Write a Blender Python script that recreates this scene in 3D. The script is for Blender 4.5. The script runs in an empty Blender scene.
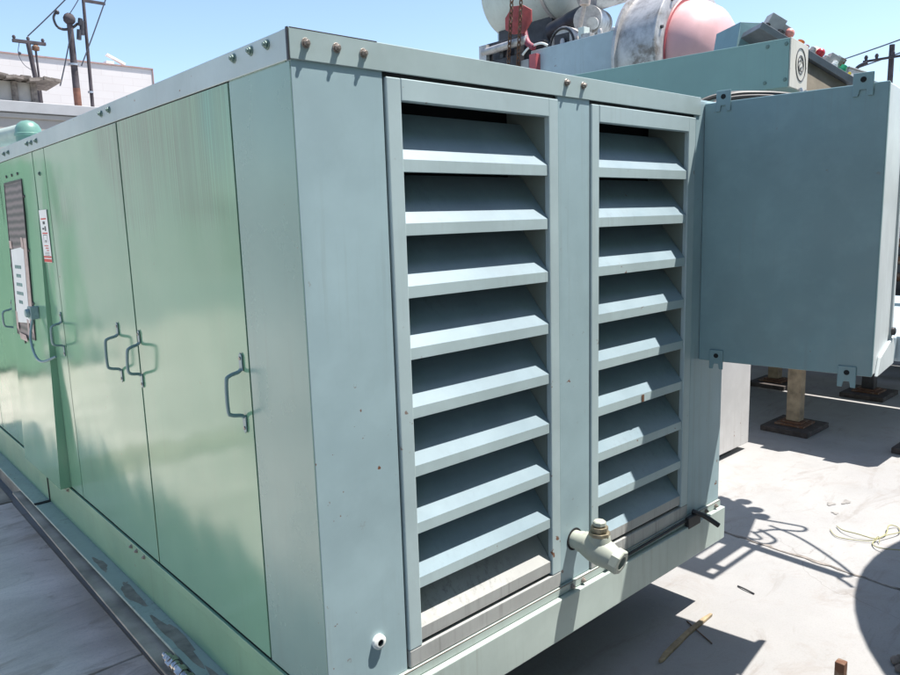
import bpy, math, random
from mathutils import Vector, Matrix
random.seed(7)
S = bpy.context.scene
COL = S.collection
ZO = 0.39          # height of the reference level (camera-side datum) above the concrete
PI = math.pi

# ------------------------------------------------------------------ materials
def new_mat(name):
    m = bpy.data.materials.new(name); m.use_nodes = True
    nt = m.node_tree
    return m, nt, nt.nodes['Principled BSDF']
def N(nt, t, **k):
    n = nt.nodes.new(t)
    for a, v in k.items():
        if a in n.inputs: n.inputs[a].default_value = v
        else: setattr(n, a, v)
    return n
def ramp(nt, fac, stops):
    r = nt.nodes.new('ShaderNodeValToRGB')
    els = r.color_ramp.elements
    while len(els) < len(stops): els.new(0.5)
    for e, (p, c) in zip(els, stops):
        e.position = p; e.color = (c, c, c, 1) if not hasattr(c, '__len__') else (*c, 1)
    nt.links.new(fac, r.inputs['Fac'])
    return r.outputs['Color']
def mix(nt, fac, a, b, mode='MIX'):
    m = nt.nodes.new('ShaderNodeMix'); m.data_type = 'RGBA'; m.blend_type = mode
    for s, v in ((0, fac), (6, a), (7, b)):
        if isinstance(v, bpy.types.NodeSocket): nt.links.new(v, m.inputs[s])
        elif hasattr(v, '__len__'): m.inputs[s].default_value = (*v, 1)
        else: m.inputs[s].default_value = v
    return m.outputs[2]
def noise(nt, co, scale, detail=4, rough=.55, stretch=None, dist=0.0):
    if stretch:
        mp = nt.nodes.new('ShaderNodeMapping'); mp.inputs['Scale'].default_value = stretch
        nt.links.new(co, mp.inputs['Vector']); co = mp.outputs[0]
    n = nt.nodes.new('ShaderNodeTexNoise')
    n.inputs['Scale'].default_value = scale; n.inputs['Detail'].default_value = detail
    n.inputs['Roughness'].default_value = rough; n.inputs['Distortion'].default_value = dist
    nt.links.new(co, n.inputs['Vector'])
    return n.outputs['Fac']
def coords(nt):
    return nt.nodes.new('ShaderNodeTexCoord').outputs['Object']
def bump(nt, b, h, strength, distance, prev=None):
    n = nt.nodes.new('ShaderNodeBump'); n.inputs['Strength'].default_value = strength
    n.inputs['Distance'].default_value = distance
    nt.links.new(h, n.inputs['Height'])
    if prev: nt.links.new(prev, n.inputs['Normal'])
    nt.links.new(n.outputs[0], b.inputs['Normal'])
    return n.outputs[0]

def paint(name, col, rough=.4, var=.12, streak=.25, dirt=(.16,.15,.12), rust=.0, wave=0.0, dust=0.0, spec=.5, chalk=.15, lowdirt=None, drip=None):
    """old machine enamel: tone drift, vertical dirt streaks, rust flecks, dents"""
    m, nt, b = new_mat(name); co = coords(nt)
    c = mix(nt, ramp(nt, noise(nt, co, 1.6, 5), [(.3, 0), (.7, 1)]), tuple(x*(1-var) for x in col), tuple(min(1, x*(1+var)) for x in col))
    c = mix(nt, ramp(nt, noise(nt, co, 7, 6, .65), [(.45, 0), (.85, chalk)]), c, tuple(min(1, x*1.35+.04) for x in col))
    st = ramp(nt, noise(nt, co, 1.0, 6, .7, (38, 38, 1.1)), [(.52, 0), (.78, streak)])
    msk = ramp(nt, noise(nt, co, 1.7, 3), [(.42, 0), (.62, 1)])
    c = mix(nt, mix(nt, 1.0, st, msk, 'MULTIPLY'), c, dirt)
    sm = ramp(nt, noise(nt, co, 3.2, 8, .75, (1, 1, .6), .3), [(.56, 0), (.80, streak*.7)])
    c = mix(nt, sm, c, tuple(.5*x+.5*y for x, y in zip(dirt, col)))
    if drip:
        sep = nt.nodes.new('ShaderNodeSeparateXYZ'); nt.links.new(co, sep.inputs[0])
        mr = N(nt, 'ShaderNodeMapRange'); mr.inputs['From Min'].default_value = drip[1]; mr.inputs['From Max'].default_value = drip[0]
        nt.links.new(sep.outputs[2], mr.inputs['Value'])
        # each run has its own length: high noise reaches further down
        ln = noise(nt, co, 1, 4, .7, (110, 110, .05))
        ad = nt.nodes.new('ShaderNodeMath'); ad.operation = 'ADD'; nt.links.new(mr.outputs[0], ad.inputs[0]); nt.links.new(ln, ad.inputs[1])
        run = ramp(nt, ad.outputs[0], [(.98, 0), (1.0, 0)]) if False else ad.outputs[0]
        sb2 = nt.nodes.new('ShaderNodeMapRange'); sb2.inputs['From Min'].default_value = 1.38; sb2.inputs['From Max'].default_value = 1.55; sb2.inputs['To Max'].default_value = .5
        nt.links.new(run, sb2.inputs['Value'])
        zone = ramp(nt, noise(nt, co, .9, 2), [(.46, 0), (.56, 1)])
        c = mix(nt, mix(nt, 1.0, sb2.outputs[0], zone, 'MULTIPLY'), c, (.08, .095, .08))
    if lowdirt:
        sep = nt.nodes.new('ShaderNodeSeparateXYZ'); nt.links.new(co, sep.inputs[0])
        mr = N(nt, 'ShaderNodeMapRange'); mr.inputs['From Min'].default_value = lowdirt[0]; mr.inputs['From Max'].default_value = lowdirt[1]
        mr.inputs['To Min'].default_value = 1; mr.inputs['To Max'].default_value = 0
        nt.links.new(sep.outputs[2], mr.inputs['Value'])
        lf = mix(nt, 1.0, ramp(nt, mr.outputs[0], [(0, 0), (1, .75)]), ramp(nt, noise(nt, co, 1, 6, .7, (14, 14, 2)), [(.3, .25), (.75, 1)]), 'MULTIPLY')
        c = mix(nt, lf, c, dirt)
    rsp = ramp(nt, noise(nt, co, 26, 4, .6), [(.735-rust*.07, 0), (.76-rust*.07, 1)])
    rm = ramp(nt, noise(nt, co, 2.3, 2), [(.48, 0), (.60, 1)])
    c = mix(nt, mix(nt, 1.0, rsp, rm, 'MULTIPLY'), c, (.17, .075, .04))
    nt.links.new(c, b.inputs['Base Color'])
    r = ramp(nt, noise(nt, co, 5, 5), [(.3, max(.03, rough*.8)), (.75, min(1, rough*1.35))])
    nt.links.new(r, b.inputs['Roughness'])
    b.inputs['Specular IOR Level'].default_value = spec
    n1 = bump(nt, b, noise(nt, co, 260, 2), .05, .0006)
    if wave: bump(nt, b, noise(nt, co, 1.35, 2, .45, (1, 1, .8)), 1.0, wave, n1)
    return m

def metal(name, col, rough=.4, met=.9, rust=0.0, rcol=(.16, .07, .035), scale=14, grime_shade=.4):
    m, nt, b = new_mat(name); co = coords(nt)
    c = mix(nt, ramp(nt, noise(nt, co, 6, 6, .7), [(.4, 0), (.75, grime_shade)]), col, tuple(x*.2 for x in col))
    rf = ramp(nt, noise(nt, co, scale, 6, .65), [(.62-rust*.4, 0), (.70-rust*.3, 1)])
    c = mix(nt, rf, c, rcol)
    nt.links.new(c, b.inputs['Base Color'])
    inv = ramp(nt, rf, [(0, met), (1, 0)]); nt.links.new(inv, b.inputs['Metallic'])
    nt.links.new(ramp(nt, rf, [(0, rough), (1, .85)]), b.inputs['Roughness'])
    bump(nt, b, noise(nt, co, 60, 4), .3, .0015)
    return m
def plain(name, col, rough=.6, met=0, var=.15, sc=9, bp=.2):
    m, nt, b = new_mat(name); co = coords(nt)
    c = mix(nt, ramp(nt, noise(nt, co, sc, 5), [(.3, 0), (.7, 1)]), tuple(x*(1-var) for x in col), tuple(min(1, x*(1+var)) for x in col))
    nt.links.new(c, b.inputs['Base Color']); b.inputs['Roughness'].default_value = rough
    b.inputs['Metallic'].default_value = met
    bump(nt, b, noise(nt, co, 80, 3), bp, .001)
    return m

def concrete():
    m, nt, b = new_mat('weathered concrete'); co = coords(nt)
    c = mix(nt, ramp(nt, noise(nt, co, .9, 8, .6), [(.3, 0), (.72, 1)]), (.242, .238, .236), (.316, .311, .306))
    c = mix(nt, ramp(nt, noise(nt, co, 4.5, 9, .75, None, .8), [(.52, 0), (.72, .42)]), c, (.20, .165, .14))
    c = mix(nt, ramp(nt, noise(nt, co, 1.3, 7, .7, (1, 3, 1), 1.5), [(.57, 0), (.68, .50)]), c, (.18, .16, .145))
    c = mix(nt, ramp(nt, noise(nt, co, 18, 5, .7), [(.68, 0), (.74, .35)]), c, (.15, .115, .09))
    c = mix(nt, ramp(nt, noise(nt, co, 130, 3, .6), [(.35, .14), (.5, 0)]), c, (.15, .145, .14))
    v = nt.nodes.new('ShaderNodeTexVoronoi'); v.feature = 'DISTANCE_TO_EDGE'; v.inputs['Scale'].default_value = .55
    nz = nt.nodes.new('ShaderNodeTexNoise'); nz.inputs['Scale'].default_value = 2.2; nz.inputs['Detail'].default_value = 8
    nt.links.new(co, nz.inputs['Vector'])
    va = nt.nodes.new('ShaderNodeVectorMath'); va.operation = 'MULTIPLY_ADD'
    nt.links.new(nz.outputs['Color'], va.inputs[0]); va.inputs[1].default_value = (.9, .9, 0); nt.links.new(co, va.inputs[2])
    nt.links.new(va.outputs[0], v.inputs['Vector'])
    crack = ramp(nt, v.outputs['Distance'], [(0, .55), (.0035, 0)])
    cm = ramp(nt, noise(nt, co, .5, 2), [(.5, 0), (.6, 1)])
    c = mix(nt, mix(nt, 1.0, crack, cm, 'MULTIPLY'), c, (.15, .13, .12))
    nt.links.new(c, b.inputs['Base Color'])
    nt.links.new(ramp(nt, noise(nt, co, 3, 5), [(.3, .55), (.7, .85)]), b.inputs['Roughness'])
    bump(nt, b, noise(nt, co, 45, 8, .7), .35, .004)
    return m

def slab_mat():
    m, nt, b = new_mat('pale worn slab'); co = coords(nt)
    c = mix(nt, ramp(nt, noise(nt, co, 1.1, 8, .62, (1, 2.2, 1), .6), [(.32, 0), (.7, 1)]), (.46, .41, .355), (.74, .67, .59))
    c = mix(nt, ramp(nt, noise(nt, co, 1.7, 6, .65, (1, 2.4, 1), 1.8), [(.55, 0), (.64, .55)]), c, (.31, .25, .19))
    c = mix(nt, ramp(nt, noise(nt, co, 6, 9, .75, (1, 5, 1), .4), [(.52, 0), (.7, .35)]), c, (.28, .27, .26))
    c = mix(nt, ramp(nt, noise(nt, co, 90, 3, .6), [(.33, .2), (.48, 0)]), c, (.2, .2, .2))
    nt.links.new(c, b.inputs['Base Color'])
    nt.links.new(ramp(nt, noise(nt, co, 2.5, 6), [(.35, .35), (.7, .7)]), b.inputs['Roughness'])
    bump(nt, b, noise(nt, co, 30, 8, .7), .3, .004)
    return m
M = {}
M['slab'] = slab_mat()
M['body'] = paint('pale green enamel', (.30, .405, .435), rough=.36, streak=.36, rust=.9, chalk=.25, wave=.004, lowdirt=(-.05, .55))
M['rail'] = paint('pale green rail enamel', (.335, .415, .415), rough=.38, streak=.2, rust=.6, chalk=.3)
M['door'] = paint('glossy green door enamel', (.165, .33, .215), rough=.13, streak=.14, rust=.1, var=.05, chalk=.06, wave=.020, spec=.7, lowdirt=(-.2, .35), drip=(2.05, 1.55))
M['post'] = paint('corner post enamel', (.215, .33, .29), rough=.24, streak=.22, rust=.3, var=.08, chalk=.0, wave=.006, lowdirt=(-.1, .8))
M['base'] = paint('skid beam enamel', (.375, .44, .41), rough=.42, streak=.45, rust=.5, chalk=.3, dirt=(.17, .15, .12))
M['sidebase'] = paint('side skid enamel', (.185, .335, .215), rough=.35, streak=.5, rust=.3, chalk=.1, dirt=(.10, .09, .065))
M['ledge'] = paint('stained ledge enamel', (.32, .385, .325), rough=.5, streak=1.0, rust=.8, chalk=.2, dirt=(.10, .095, .07))
M['slat'] = paint('louver slat enamel', (.375, .465, .48), rough=.42, streak=.3, rust=.9, chalk=.3)
M['blade'] = paint('shade darkened blade enamel', (.205, .275, .315), rough=.45, streak=.35, rust=.3, chalk=.3, dirt=(.09, .09, .09))  # darker than the slats: shade inside the louvers put into the colour
M['dirty'] = paint('dust streaked enamel', (.34, .345, .335), rough=.7, streak=.95, rust=.3, chalk=.4, dirt=(.12, .115, .105))
M['grime_shade'] = plain('shade dark blade back', (.03, .03, .03), .8)  # near-black tone stands in for shade beneath the blades
M['lining'] = paint('shade darkened lining enamel', (.15, .19, .175), rough=.6, streak=.5)  # colour darkened to carry the shade of the louver recess
M['cab'] = paint('shade toned cabinet enamel', (.165, .27, .295), rough=.40, var=.12, streak=.35, rust=.45, chalk=.35, wave=.014)  # face in shade: darkness and blue cast put into the colour
M['cab_suntone'] = paint('sun toned cabinet enamel', (.52, .57, .59), rough=.4, streak=.4, rust=.3, chalk=.35)  # same cabinet, whitened where the sun strikes it
M['beam'] = paint('channel beam enamel', (.185, .30, .275), rough=.35, var=.08, streak=.2, rust=.25, chalk=.1, wave=.003)
M['beamend'] = paint('beam end enamel', (.46, .44, .39), rough=.5, streak=.4, rust=.5, chalk=.3)
M['machine'] = paint('blue grey machine enamel', (.34, .42, .46), rough=.45, streak=.5, rust=.7, chalk=.3)
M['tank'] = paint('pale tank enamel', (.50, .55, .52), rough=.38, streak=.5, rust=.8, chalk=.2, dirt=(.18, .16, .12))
M['silver'] = metal('worn silver steel', (.52, .50, .49), .45, .35, .18, (.20, .17, .15), 3.0, .8)
M['pink'] = plain('faded red enamel', (.62, .36, .36), .42, 0, .10, 5)
M['redring'] = plain('dark faded red enamel', (.40, .085, .095), .45, 0, .15, 6)
M['red'] = plain('weathered red enamel', (.33, .055, .05), .5, 0, .3, 10)
M['magenta'] = plain('faded maroon rubber', (.22, .05, .075), .6, 0, .2)
M['steel'] = metal('zinc steel', (.50, .50, .52), .35, .9, .2)
M['chrome'] = metal('greasy plated steel', (.55, .53, .50), .22, 1, .05, (.05, .04, .03), 30, .9)
M['handle'] = paint('handle enamel', (.17, .26, .27), rough=.25, streak=.1, rust=.6)
M['bolt'] = metal('rusty plated bolt', (.34, .30, .27), .45, .6, .15, (.15, .09, .06), 150)
M['boltgreen'] = plain('painted bolt', (.11, .18, .16), .45)
M['rust'] = metal('rusted steel', (.26, .20, .15), .7, .3, .7, (.12, .055, .03), 20)
M['black'] = plain('black rubber', (.018, .018, .02), .5)
M['dark'] = plain('dark interior', (.010, .012, .014), .9)
M['darksteel'] = plain('dark oily steel', (.045, .045, .05), .45, .4, .4)
M['valve'] = paint('thick pale paint on casting', (.36, .385, .33), rough=.5, streak=.6, rust=.9, chalk=.4, dirt=(.15, .12, .08))
M['valverim'] = plain('worn brass nut', (.23, .20, .14), .42, .4, .4, 40)
M['white'] = plain('white label', (.74, .76, .74), .45, 0, .05)
M['redink'] = plain('red ink', (.55, .05, .04), .5)
M['ink'] = plain('green ink', (.10, .22, .20), .6)
M['blackink'] = plain('black ink', (.03, .03, .035), .5)
M['tornboard'] = plain('torn cardboard', (.50, .40, .35), .8, 0, .2, 30)
M['postwood'] = plain('weathered tan steel tube', (.30, .235, .16), .8, 0, .45, 8, .7)
M['pad'] = plain('dark timber pad', (.055, .045, .042), .85, 0, .5, 14, .8)
M['box'] = paint('chalky grey enamel', (.45, .44, .43), rough=.6, streak=.35, rust=.5, chalk=.3, dirt=(.2, .15, .11))
M['wood'] = plain('splintered pale wood', (.30, .23, .14), .8, 0, .3, 30)
M['rope'] = plain('yellow nylon rope', (.30, .29, .15), .8, 0, .2, 60)
M['concrete'] = concrete()
M['ledgestain'] = plain('dried mud stain', (.22, .20, .16), .7, 0, .35, 18)
M['strip'] = plain('muddy brown strip', (.36, .32, .25), .75, 0, .45, 4, .8)
M['joint'] = plain('joint dirt', (.185, .165, .15), .95, 0, .5, 30)
M['puddle'] = plain('oil stain', (.21, .20, .19), .7, 0, .3, 12)
M['stucco'] = plain('beige stucco', (.36, .33, .31), .9, 0, .10, 1.5, .8)
M['cap'] = plain('grey parapet cap', (.36, .36, .37), .7, 0, .1, 2)
M['hut'] = plain('old plaster', (.40, .37, .34), .9, 0, .25, 2, .8)
M['roofing'] = plain('ragged tar roofing', (.20, .17, .15), .95, 0, .5, 12, 1)
M['redcap'] = plain('faded red coping', (.34, .22, .20), .8)
M['timber'] = plain('creosoted pole', (.06, .05, .055), .9, 0, .4, 5, .8)
M['polerust'] = plain('reddish pole foot', (.17, .075, .05), .85, 0, .5, 4)
M['wire'] = plain('overhead wire', (.05, .055, .07), .6)
M['knobpink'] = plain('pink knob', (.60, .24, .20), .4)
M['knoborange'] = plain('orange knob', (.65, .16, .03), .4)
M['knobred'] = plain('red knob', (.42, .02, .03), .35)
M['knobbeige'] = plain('cream knob', (.62, .55, .38), .45)
M['knobgreen'] = plain('green knob', (.02, .30, .15), .4)
M['knobyellow'] = plain('yellow knob', (.65, .50, .05), .4)
M['greypart'] = plain('grey plastic', (.32, .32, .32), .55, 0, .15)
M['panel'] = plain('console sheet', (.16, .17, .19), .5, .2, .2)
M['brown'] = plain('brown console underside', (.13, .11, .08), .8, 0, .3)
M['elbow'] = plain('sea green pipe paint', (.12, .24, .20), .4)
M['pipe'] = plain('grey green pipe', (.34, .40, .36), .5)

def brick_mat():
    m, nt, b = new_mat('white painted block'); co = coords(nt)
    mp = nt.nodes.new('ShaderNodeMapping'); mp.inputs['Rotation'].default_value = (math.radians(90), 0, 0)
    nt.links.new(co, mp.inputs['Vector'])
    br = nt.nodes.new('ShaderNodeTexBrick'); nt.links.new(mp.outputs[0], br.inputs['Vector'])
    br.inputs['Color1'].default_value = (.60, .565, .55, 1); br.inputs['Color2'].default_value = (.62, .585, .57, 1)
    br.inputs['Mortar'].default_value = (.56, .515, .50, 1); br.inputs['Scale'].default_value = 1.0
    br.inputs['Brick Width'].default_value = .8; br.inputs['Row Height'].default_value = .30; br.inputs['Mortar Size'].default_value = .012
    nt.links.new(mix(nt, ramp(nt, noise(nt, co, .4, 5), [(.4, 0), (.7, .35)]), br.outputs['Color'], (.53, .50, .485)), b.inputs['Base Color'])
    b.inputs['Roughness'].default_value = .9
    return m
M['brick'] = brick_mat()
def screen_mat():
    m, nt, b = new_mat('striped radiator screen'); co = coords(nt)
    w = nt.nodes.new('ShaderNodeTexWave'); w.bands_direction = 'Z'; w.inputs['Scale'].default_value = 7.5
    w.inputs['Distortion'].default_value = 1.2; w.inputs['Detail'].default_value = 2; w.inputs['Detail Scale'].default_value = 1.5
    nt.links.new(co, w.inputs['Vector'])
    nt.links.new(mix(nt, w.outputs['Fac'], (.045, .032, .045), (.20, .15, .16)), b.inputs['Base Color'])
    b.inputs['Roughness'].default_value = .4
    return m
M['screen'] = screen_mat()

# ------------------------------------------------------------------ mesh builder
class MB:
    def __init__(s): s.v = []; s.f = []; s.sm = []; s.mi = []; s.cur = 0
    def mat(s, i): s.cur = i; return s
    def face(s, idx, smooth=False): s.f.append(idx); s.sm.append(smooth); s.mi.append(s.cur)
    def quadbox(s, P):
        b = len(s.v); s.v += [Vector(p) for p in P]
        for q in ((0,3,2,1),(4,5,6,7),(0,1,5,4),(1,2,6,5),(2,3,7,6),(3,0,4,7)): s.face([b+i for i in q])
        return s
    def box(s, x0, x1, y0, y1, z0, z1):
        return s.quadbox([(x0,y0,z0),(x1,y0,z0),(x1,y1,z0),(x0,y1,z0),(x0,y0,z1),(x1,y0,z1),(x1,y1,z1),(x0,y1,z1)])
    def obox(s, c, u, v, w):
        c, u, v, w = map(Vector, (c, u, v, w))
        return s.quadbox([c-u-v-w, c+u-v-w, c+u+v-w, c-u+v-w, c-u-v+w, c+u-v+w, c+u+v+w, c-u+v+w])
    def prism(s, pts, d):
        """polygon pts extruded by vector d"""
        b = len(s.v); n = len(pts); d = Vector(d)
        s.v += [Vector(p) for p in pts] + [Vector(p)+d for p in pts]
        s.face(list(range(b, b+n))[::-1]); s.face(list(range(b+n, b+2*n)))
        for i in range(n):
            j = (i+1) % n; s.face([b+i, b+j, b+n+j, b+n+i])
        return s
    def lathe(s, p0, ax, prof, n=20, smooth=True, cap=True):
        """profile [(t along axis, radius)] around axis ax from p0"""
        p0 = Vector(p0); ax = Vector(ax).normalized()
        a = ax.orthogonal().normalized(); bb = ax.cross(a)
        rings = []
        for t, r in prof:
            b = len(s.v)
            for i in range(n):
                th = 2*PI*i/n
                s.v.append(p0 + ax*t + (a*math.cos(th)+bb*math.sin(th))*r)
            rings.append(b)
        for A, B in zip(rings, rings[1:]):
            for i in range(n):
                j = (i+1) % n; s.face([A+i, A+j, B+j, B+i], smooth)
        if cap:
            s.face([rings[0]+i for i in range(n)][::-1]); s.face([rings[-1]+i for i in range(n)])
        return s
    def cyl(s, p0, p1, r, r1=None, n=16, smooth=True):
        p0, p1 = Vector(p0), Vector(p1); L = (p1-p0).length
        return s.lathe(p0, p1-p0, [(0, r), (L, r if r1 is None else r1)], n, smooth)
    def tube(s, pts, r, n=8, smoothpath=True):
        pts = [Vector(p) for p in pts]
        if smoothpath and len(pts) > 2:
            out = []
            for i in range(len(pts)-1):
                p0 = pts[max(0, i-1)]; p1 = pts[i]; p2 = pts[i+1]; p3 = pts[min(len(pts)-1, i+2)]
                for k in range(6):
                    t = k/6
                    out.append(.5*((2*p1)+(p2-p0)*t+(2*p0-5*p1+4*p2-p3)*t*t+(3*p1-p0-3*p2+p3)*t**3))
            out.append(pts[-1]); pts = out
        rings = []; a = None
        for i, p in enumerate(pts):
            d = (pts[min(i+1, len(pts)-1)]-pts[max(i-1, 0)]).normalized()
            if a is None: a = d.orthogonal().normalized()
            a = (a - d*a.dot(d)).normalized(); b2 = d.cross(a)
            b = len(s.v); rings.append(b)
            for k in range(n):
                th = 2*PI*k/n; s.v.append(p+(a*math.cos(th)+b2*math.sin(th))*r)
        for A, B in zip(rings, rings[1:]):
            for k in range(n):
                j = (k+1) % n; s.face([A+k, A+j, B+j, B+k], True)
        s.face([rings[0]+k for k in range(n)][::-1]); s.face([rings[-1]+k for k in range(n)])
        return s
    def ball(s, c, r, nu=14, nv=9, sc=(1,1,1)):
        c = Vector(c); b = len(s.v)
        for i in range(nv+1):
            ph = PI*i/nv
            for j in range(nu):
                th = 2*PI*j/nu
                s.v.append(c+Vector((r*sc[0]*math.sin(ph)*math.cos(th), r*sc[1]*math.sin(ph)*math.sin(th), r*sc[2]*math.cos(ph))))
        for i in range(nv):
            for j in range(nu):
                k = (j+1) % nu
                s.face([b+i*nu+j, b+i*nu+k, b+(i+1)*nu+k, b+(i+1)*nu+j], True)
        return s
    def build(s, name, mats, parent=None, bevel=0, seg=2, base=None):
        if not isinstance(mats, (list, tuple)): mats = [mats]
        off = Vector((0, 0, ZO))
        org = Vector(parent['_w']) if parent is not None else (Vector(base)+off if base is not None else Vector((0, 0, ZO)))
        me = bpy.data.meshes.new(name)
        me.from_pydata([tuple(p+off-org) for p in s.v], [], s.f)
        for m in mats: me.materials.append(m)
        for p, sm, mi in zip(me.polygons, s.sm, s.mi): p.use_smooth = sm; p.material_index = mi
        import bmesh
        bm = bmesh.new(); bm.from_mesh(me); bmesh.ops.recalc_face_normals(bm, faces=bm.faces)
        for e in bm.edges:
            if len(e.link_faces) == 2 and e.calc_face_angle(0) > .7: e.smooth = False
        bm.to_mesh(me); bm.free()
        o = bpy.data.objects.new(name, me); COL.objects.link(o)
        if parent is not None:
            o.parent = parent; o['_w'] = tuple(org)
        else:
            o.location = org; o['_w'] = tuple(org)
        if bevel:
            b = o.modifiers.new('edge', 'BEVEL'); b.width = bevel; b.segments = seg; b.limit_method = 'ANGLE'; b.angle_limit = .7
            b.harden_normals = False
        return o
def islands(b):
    par = list(range(len(b.v)))
    def find(i):
        while par[i] != i: par[i] = par[par[i]]; i = par[i]
        return i
    for f in b.f:
        for i in f[1:]: par[find(i)] = find(f[0])
    groups = {}
    for k, f in enumerate(b.f): groups.setdefault(find(f[0]), []).append(k)
    out = []
    for ks in groups.values():
        m = MB(); mp_ = {}
        for k in ks:
            for i in b.f[k]:
                if i not in mp_: mp_[i] = len(m.v); m.v.append(b.v[i])
            m.f.append([mp_[i] for i in b.f[k]]); m.sm.append(b.sm[k]); m.mi.append(b.mi[k])
        out.append(m)
    return out
def thing(name, label, cat, base, group=None):
    o = bpy.data.objects.new(name, None); COL.objects.link(o); o.empty_display_size = .2
    w = Vector(base)+Vector((0, 0, ZO)); o.location = w; o['_w'] = tuple(w)
    o['label'] = label; o['category'] = cat
    if group: o['group'] = group
    return o
def tag(o, label, cat, group=None):
    o['label'] = label; o['category'] = cat
    if group: o['group'] = group
    return o
def struct(o): o['kind'] = 'structure'; return o
def lab(o, t): o['label'] = t; return o

# ------------------------------------------------------------------ setting
GZ = -ZO
def ground():
    b = MB(); R = 400
    b.v = [Vector(p) for p in ((-R,-R,GZ),(R,-R,GZ),(R,R,GZ),(-R,R,GZ))]; b.face([0,1,2,3])
    struct(b.build('ground', M['concrete']))
ground()
# expansion joint: a ragged groove filled with dirt
b = MB(); y = -6.0; L = []; Rr = []
while y < 9:
    w = .004+.012*random.random(); cx = 3.10+.05*math.sin(y*.7)+random.uniform(-.01, .01)
    L.append((cx-w, y)); Rr.append((cx+w*random.uniform(.5, 1.5), y)); y += .045
for p in L: b.v.append(Vector((p[0], p[1], GZ+.004)))
for p in Rr: b.v.append(Vector((p[0], p[1], GZ+.004)))
n = len(L)
for i in range(n-1): b.face([i, n+i, n+i+1, i+1])
struct(b.build('ground_joint', M['joint']))
# stains
def blot(cx, cy, rx, ry, k=1):
    b = MB(); n = 26
    for i in range(n):
        t = 2*PI*i/n; r = 1+.28*math.sin(3*t+cx*9)+random.uniform(-.16, .16)
        b.v.append(Vector((cx+rx*r*math.cos(t), cy+ry*r*math.sin(t), GZ+.004*k)))
    b.face(list(range(n))); return b
for i, (x, y, rx, ry) in enumerate([(4.02,.06,.035,.022),(4.12,.0,.045,.02),(3.88,-.02,.02,.02)]):
    struct(blot(x, y, rx, ry).build('ground_stain', M['puddle']))
# pale worn slab on the shaded left side, in three bays with open joints
sx = [(-7.0, -.03)]
ys = [-6.0, -1.15, 1.62, 4.33]
for ya, yb in zip(ys, ys[1:]):
    b = MB(); b.box(-7.0, -.03, ya+.008, yb-.008, GZ-.05, GZ+.012)
    struct(b.build('concrete_slab', M['slab'], None, .004))
b = MB(); b.box(-7.0, -.03, 5.02, 14, GZ-.05, GZ+.012); struct(b.build('concrete_slab', M['slab'], None, .004))
# cross trench on the shaded side
b = MB(); b.box(-2.2, -.02, 4.35, 5.0, GZ+.002, GZ+.012)
struct(b.build('trench_cover', M['strip'], bevel=.002))

# ------------------------------------------------------------------ generator enclosure
W = 2.336; LEN = 6.4; ZT = 2.09
gen = thing('generator_enclosure', 'long pale green steel generator housing with two louvred front bays and handled side doors', 'generator', (1.17, 3.2, GZ))
SPLIT = {'tape', 'mounting_tab', 'screw', 'top_fitting', 'corner_board', 'rim_bolt', 'trim_screw', 'insulator', 'rear_rail', 'console_bracket', 'hanger_rod', 'rack_hose', 'pipe', 'duct', 'silencer', 'corner_casting', 'louver_trim', 'black_knob', 'crossarm_insulator', 'base_plate_x'}
def part(b, name, m, bevel=.002, par=None, label=None, seg=2):
    if name in SPLIT:
        for q in islands(b): o = part_one(q, name, m, bevel, par, label, seg)
        return o
    return part_one(b, name, m, bevel, par, label, seg)
def part_one(b, name, m, bevel=.002, par=None, label=None, seg=2):
    o = b.build(name, m, par or gen, bevel, seg)
    if label: o['label'] = label
    return o
# hidden shell: right wall, back wall, roof, floor, inner bulkhead
b = MB(); b.box(W-.012, W, .03, LEN, .118, ZT-.005); part(b, 'side_wall', M['body'])
b = MB(); b.box(0, W-.012, LEN-.012, LEN, .118, ZT-.005); part(b, 'rear_wall', M['body'])
b = MB(); b.box(.002, W-.002, .002, LEN-.013, ZT-.004, ZT+.004); part(b, 'roof', M['body'])
b = MB(); b.box(.02, W-.014, .03, LEN-.02, .09, .114); part(b, 'floor_plate', M['darksteel'])
b = MB(); b.box(.03, W-.015, .24, .25, .116, ZT-.008); part(b, 'radiator_core', M['dark'], 0)
# rails
b = MB(); b.box(-.003, 2.062, -.005, -.001, 2.024, 2.102); b.box(-.003, 2.062, -.001, .04, 2.094, 2.102)
part(b, 'top_rail', M['rail'], .003)
b = MB(); b.box(-.006, -.001, .001, LEN, 2.022, 2.100); b.box(-.001, .04, .001, LEN, 2.092, 2.0995)
part(b, 'top_rail', M['rail'], .003)
b = MB(); b.box(-.0072, -.0035, -.0052, .004, 2.021, 2.103); part(b, 'corner_seam', M['darksteel'], 0)
b = MB(); b.box(.0, .28, -.0055, -.001, 2.1022, 2.1032); part(b, 'rail_edge_strip', M['rust'], 0)
# front posts
PB = .152
b = MB(); b.box(.0005, .2965, 0, .022, PB, 2.09); part(b, 'corner_post', M['body'], .0015)
b = MB(); b.box(1.0775, 1.2635, 0, .022, PB, 2.06); part(b, 'centre_post', M['body'], .003)
b = MB(); b.box(2.030, W, 0, .028, PB, 2.09); part(b, 'corner_post', M['body'], .004)
b = MB(); b.box(.2965, 2.03, .012, .022, 1.99, 2.09); part(b, 'header_plate', M['darksteel'], 0)
for x in (.2965, 1.2635, 1.0745, 2.0265):
    b = MB(); b.box(x, x+.004, .010, .022, PB, 2.02); part(b, 'seam_strip', M['dark'], 0)
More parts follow.
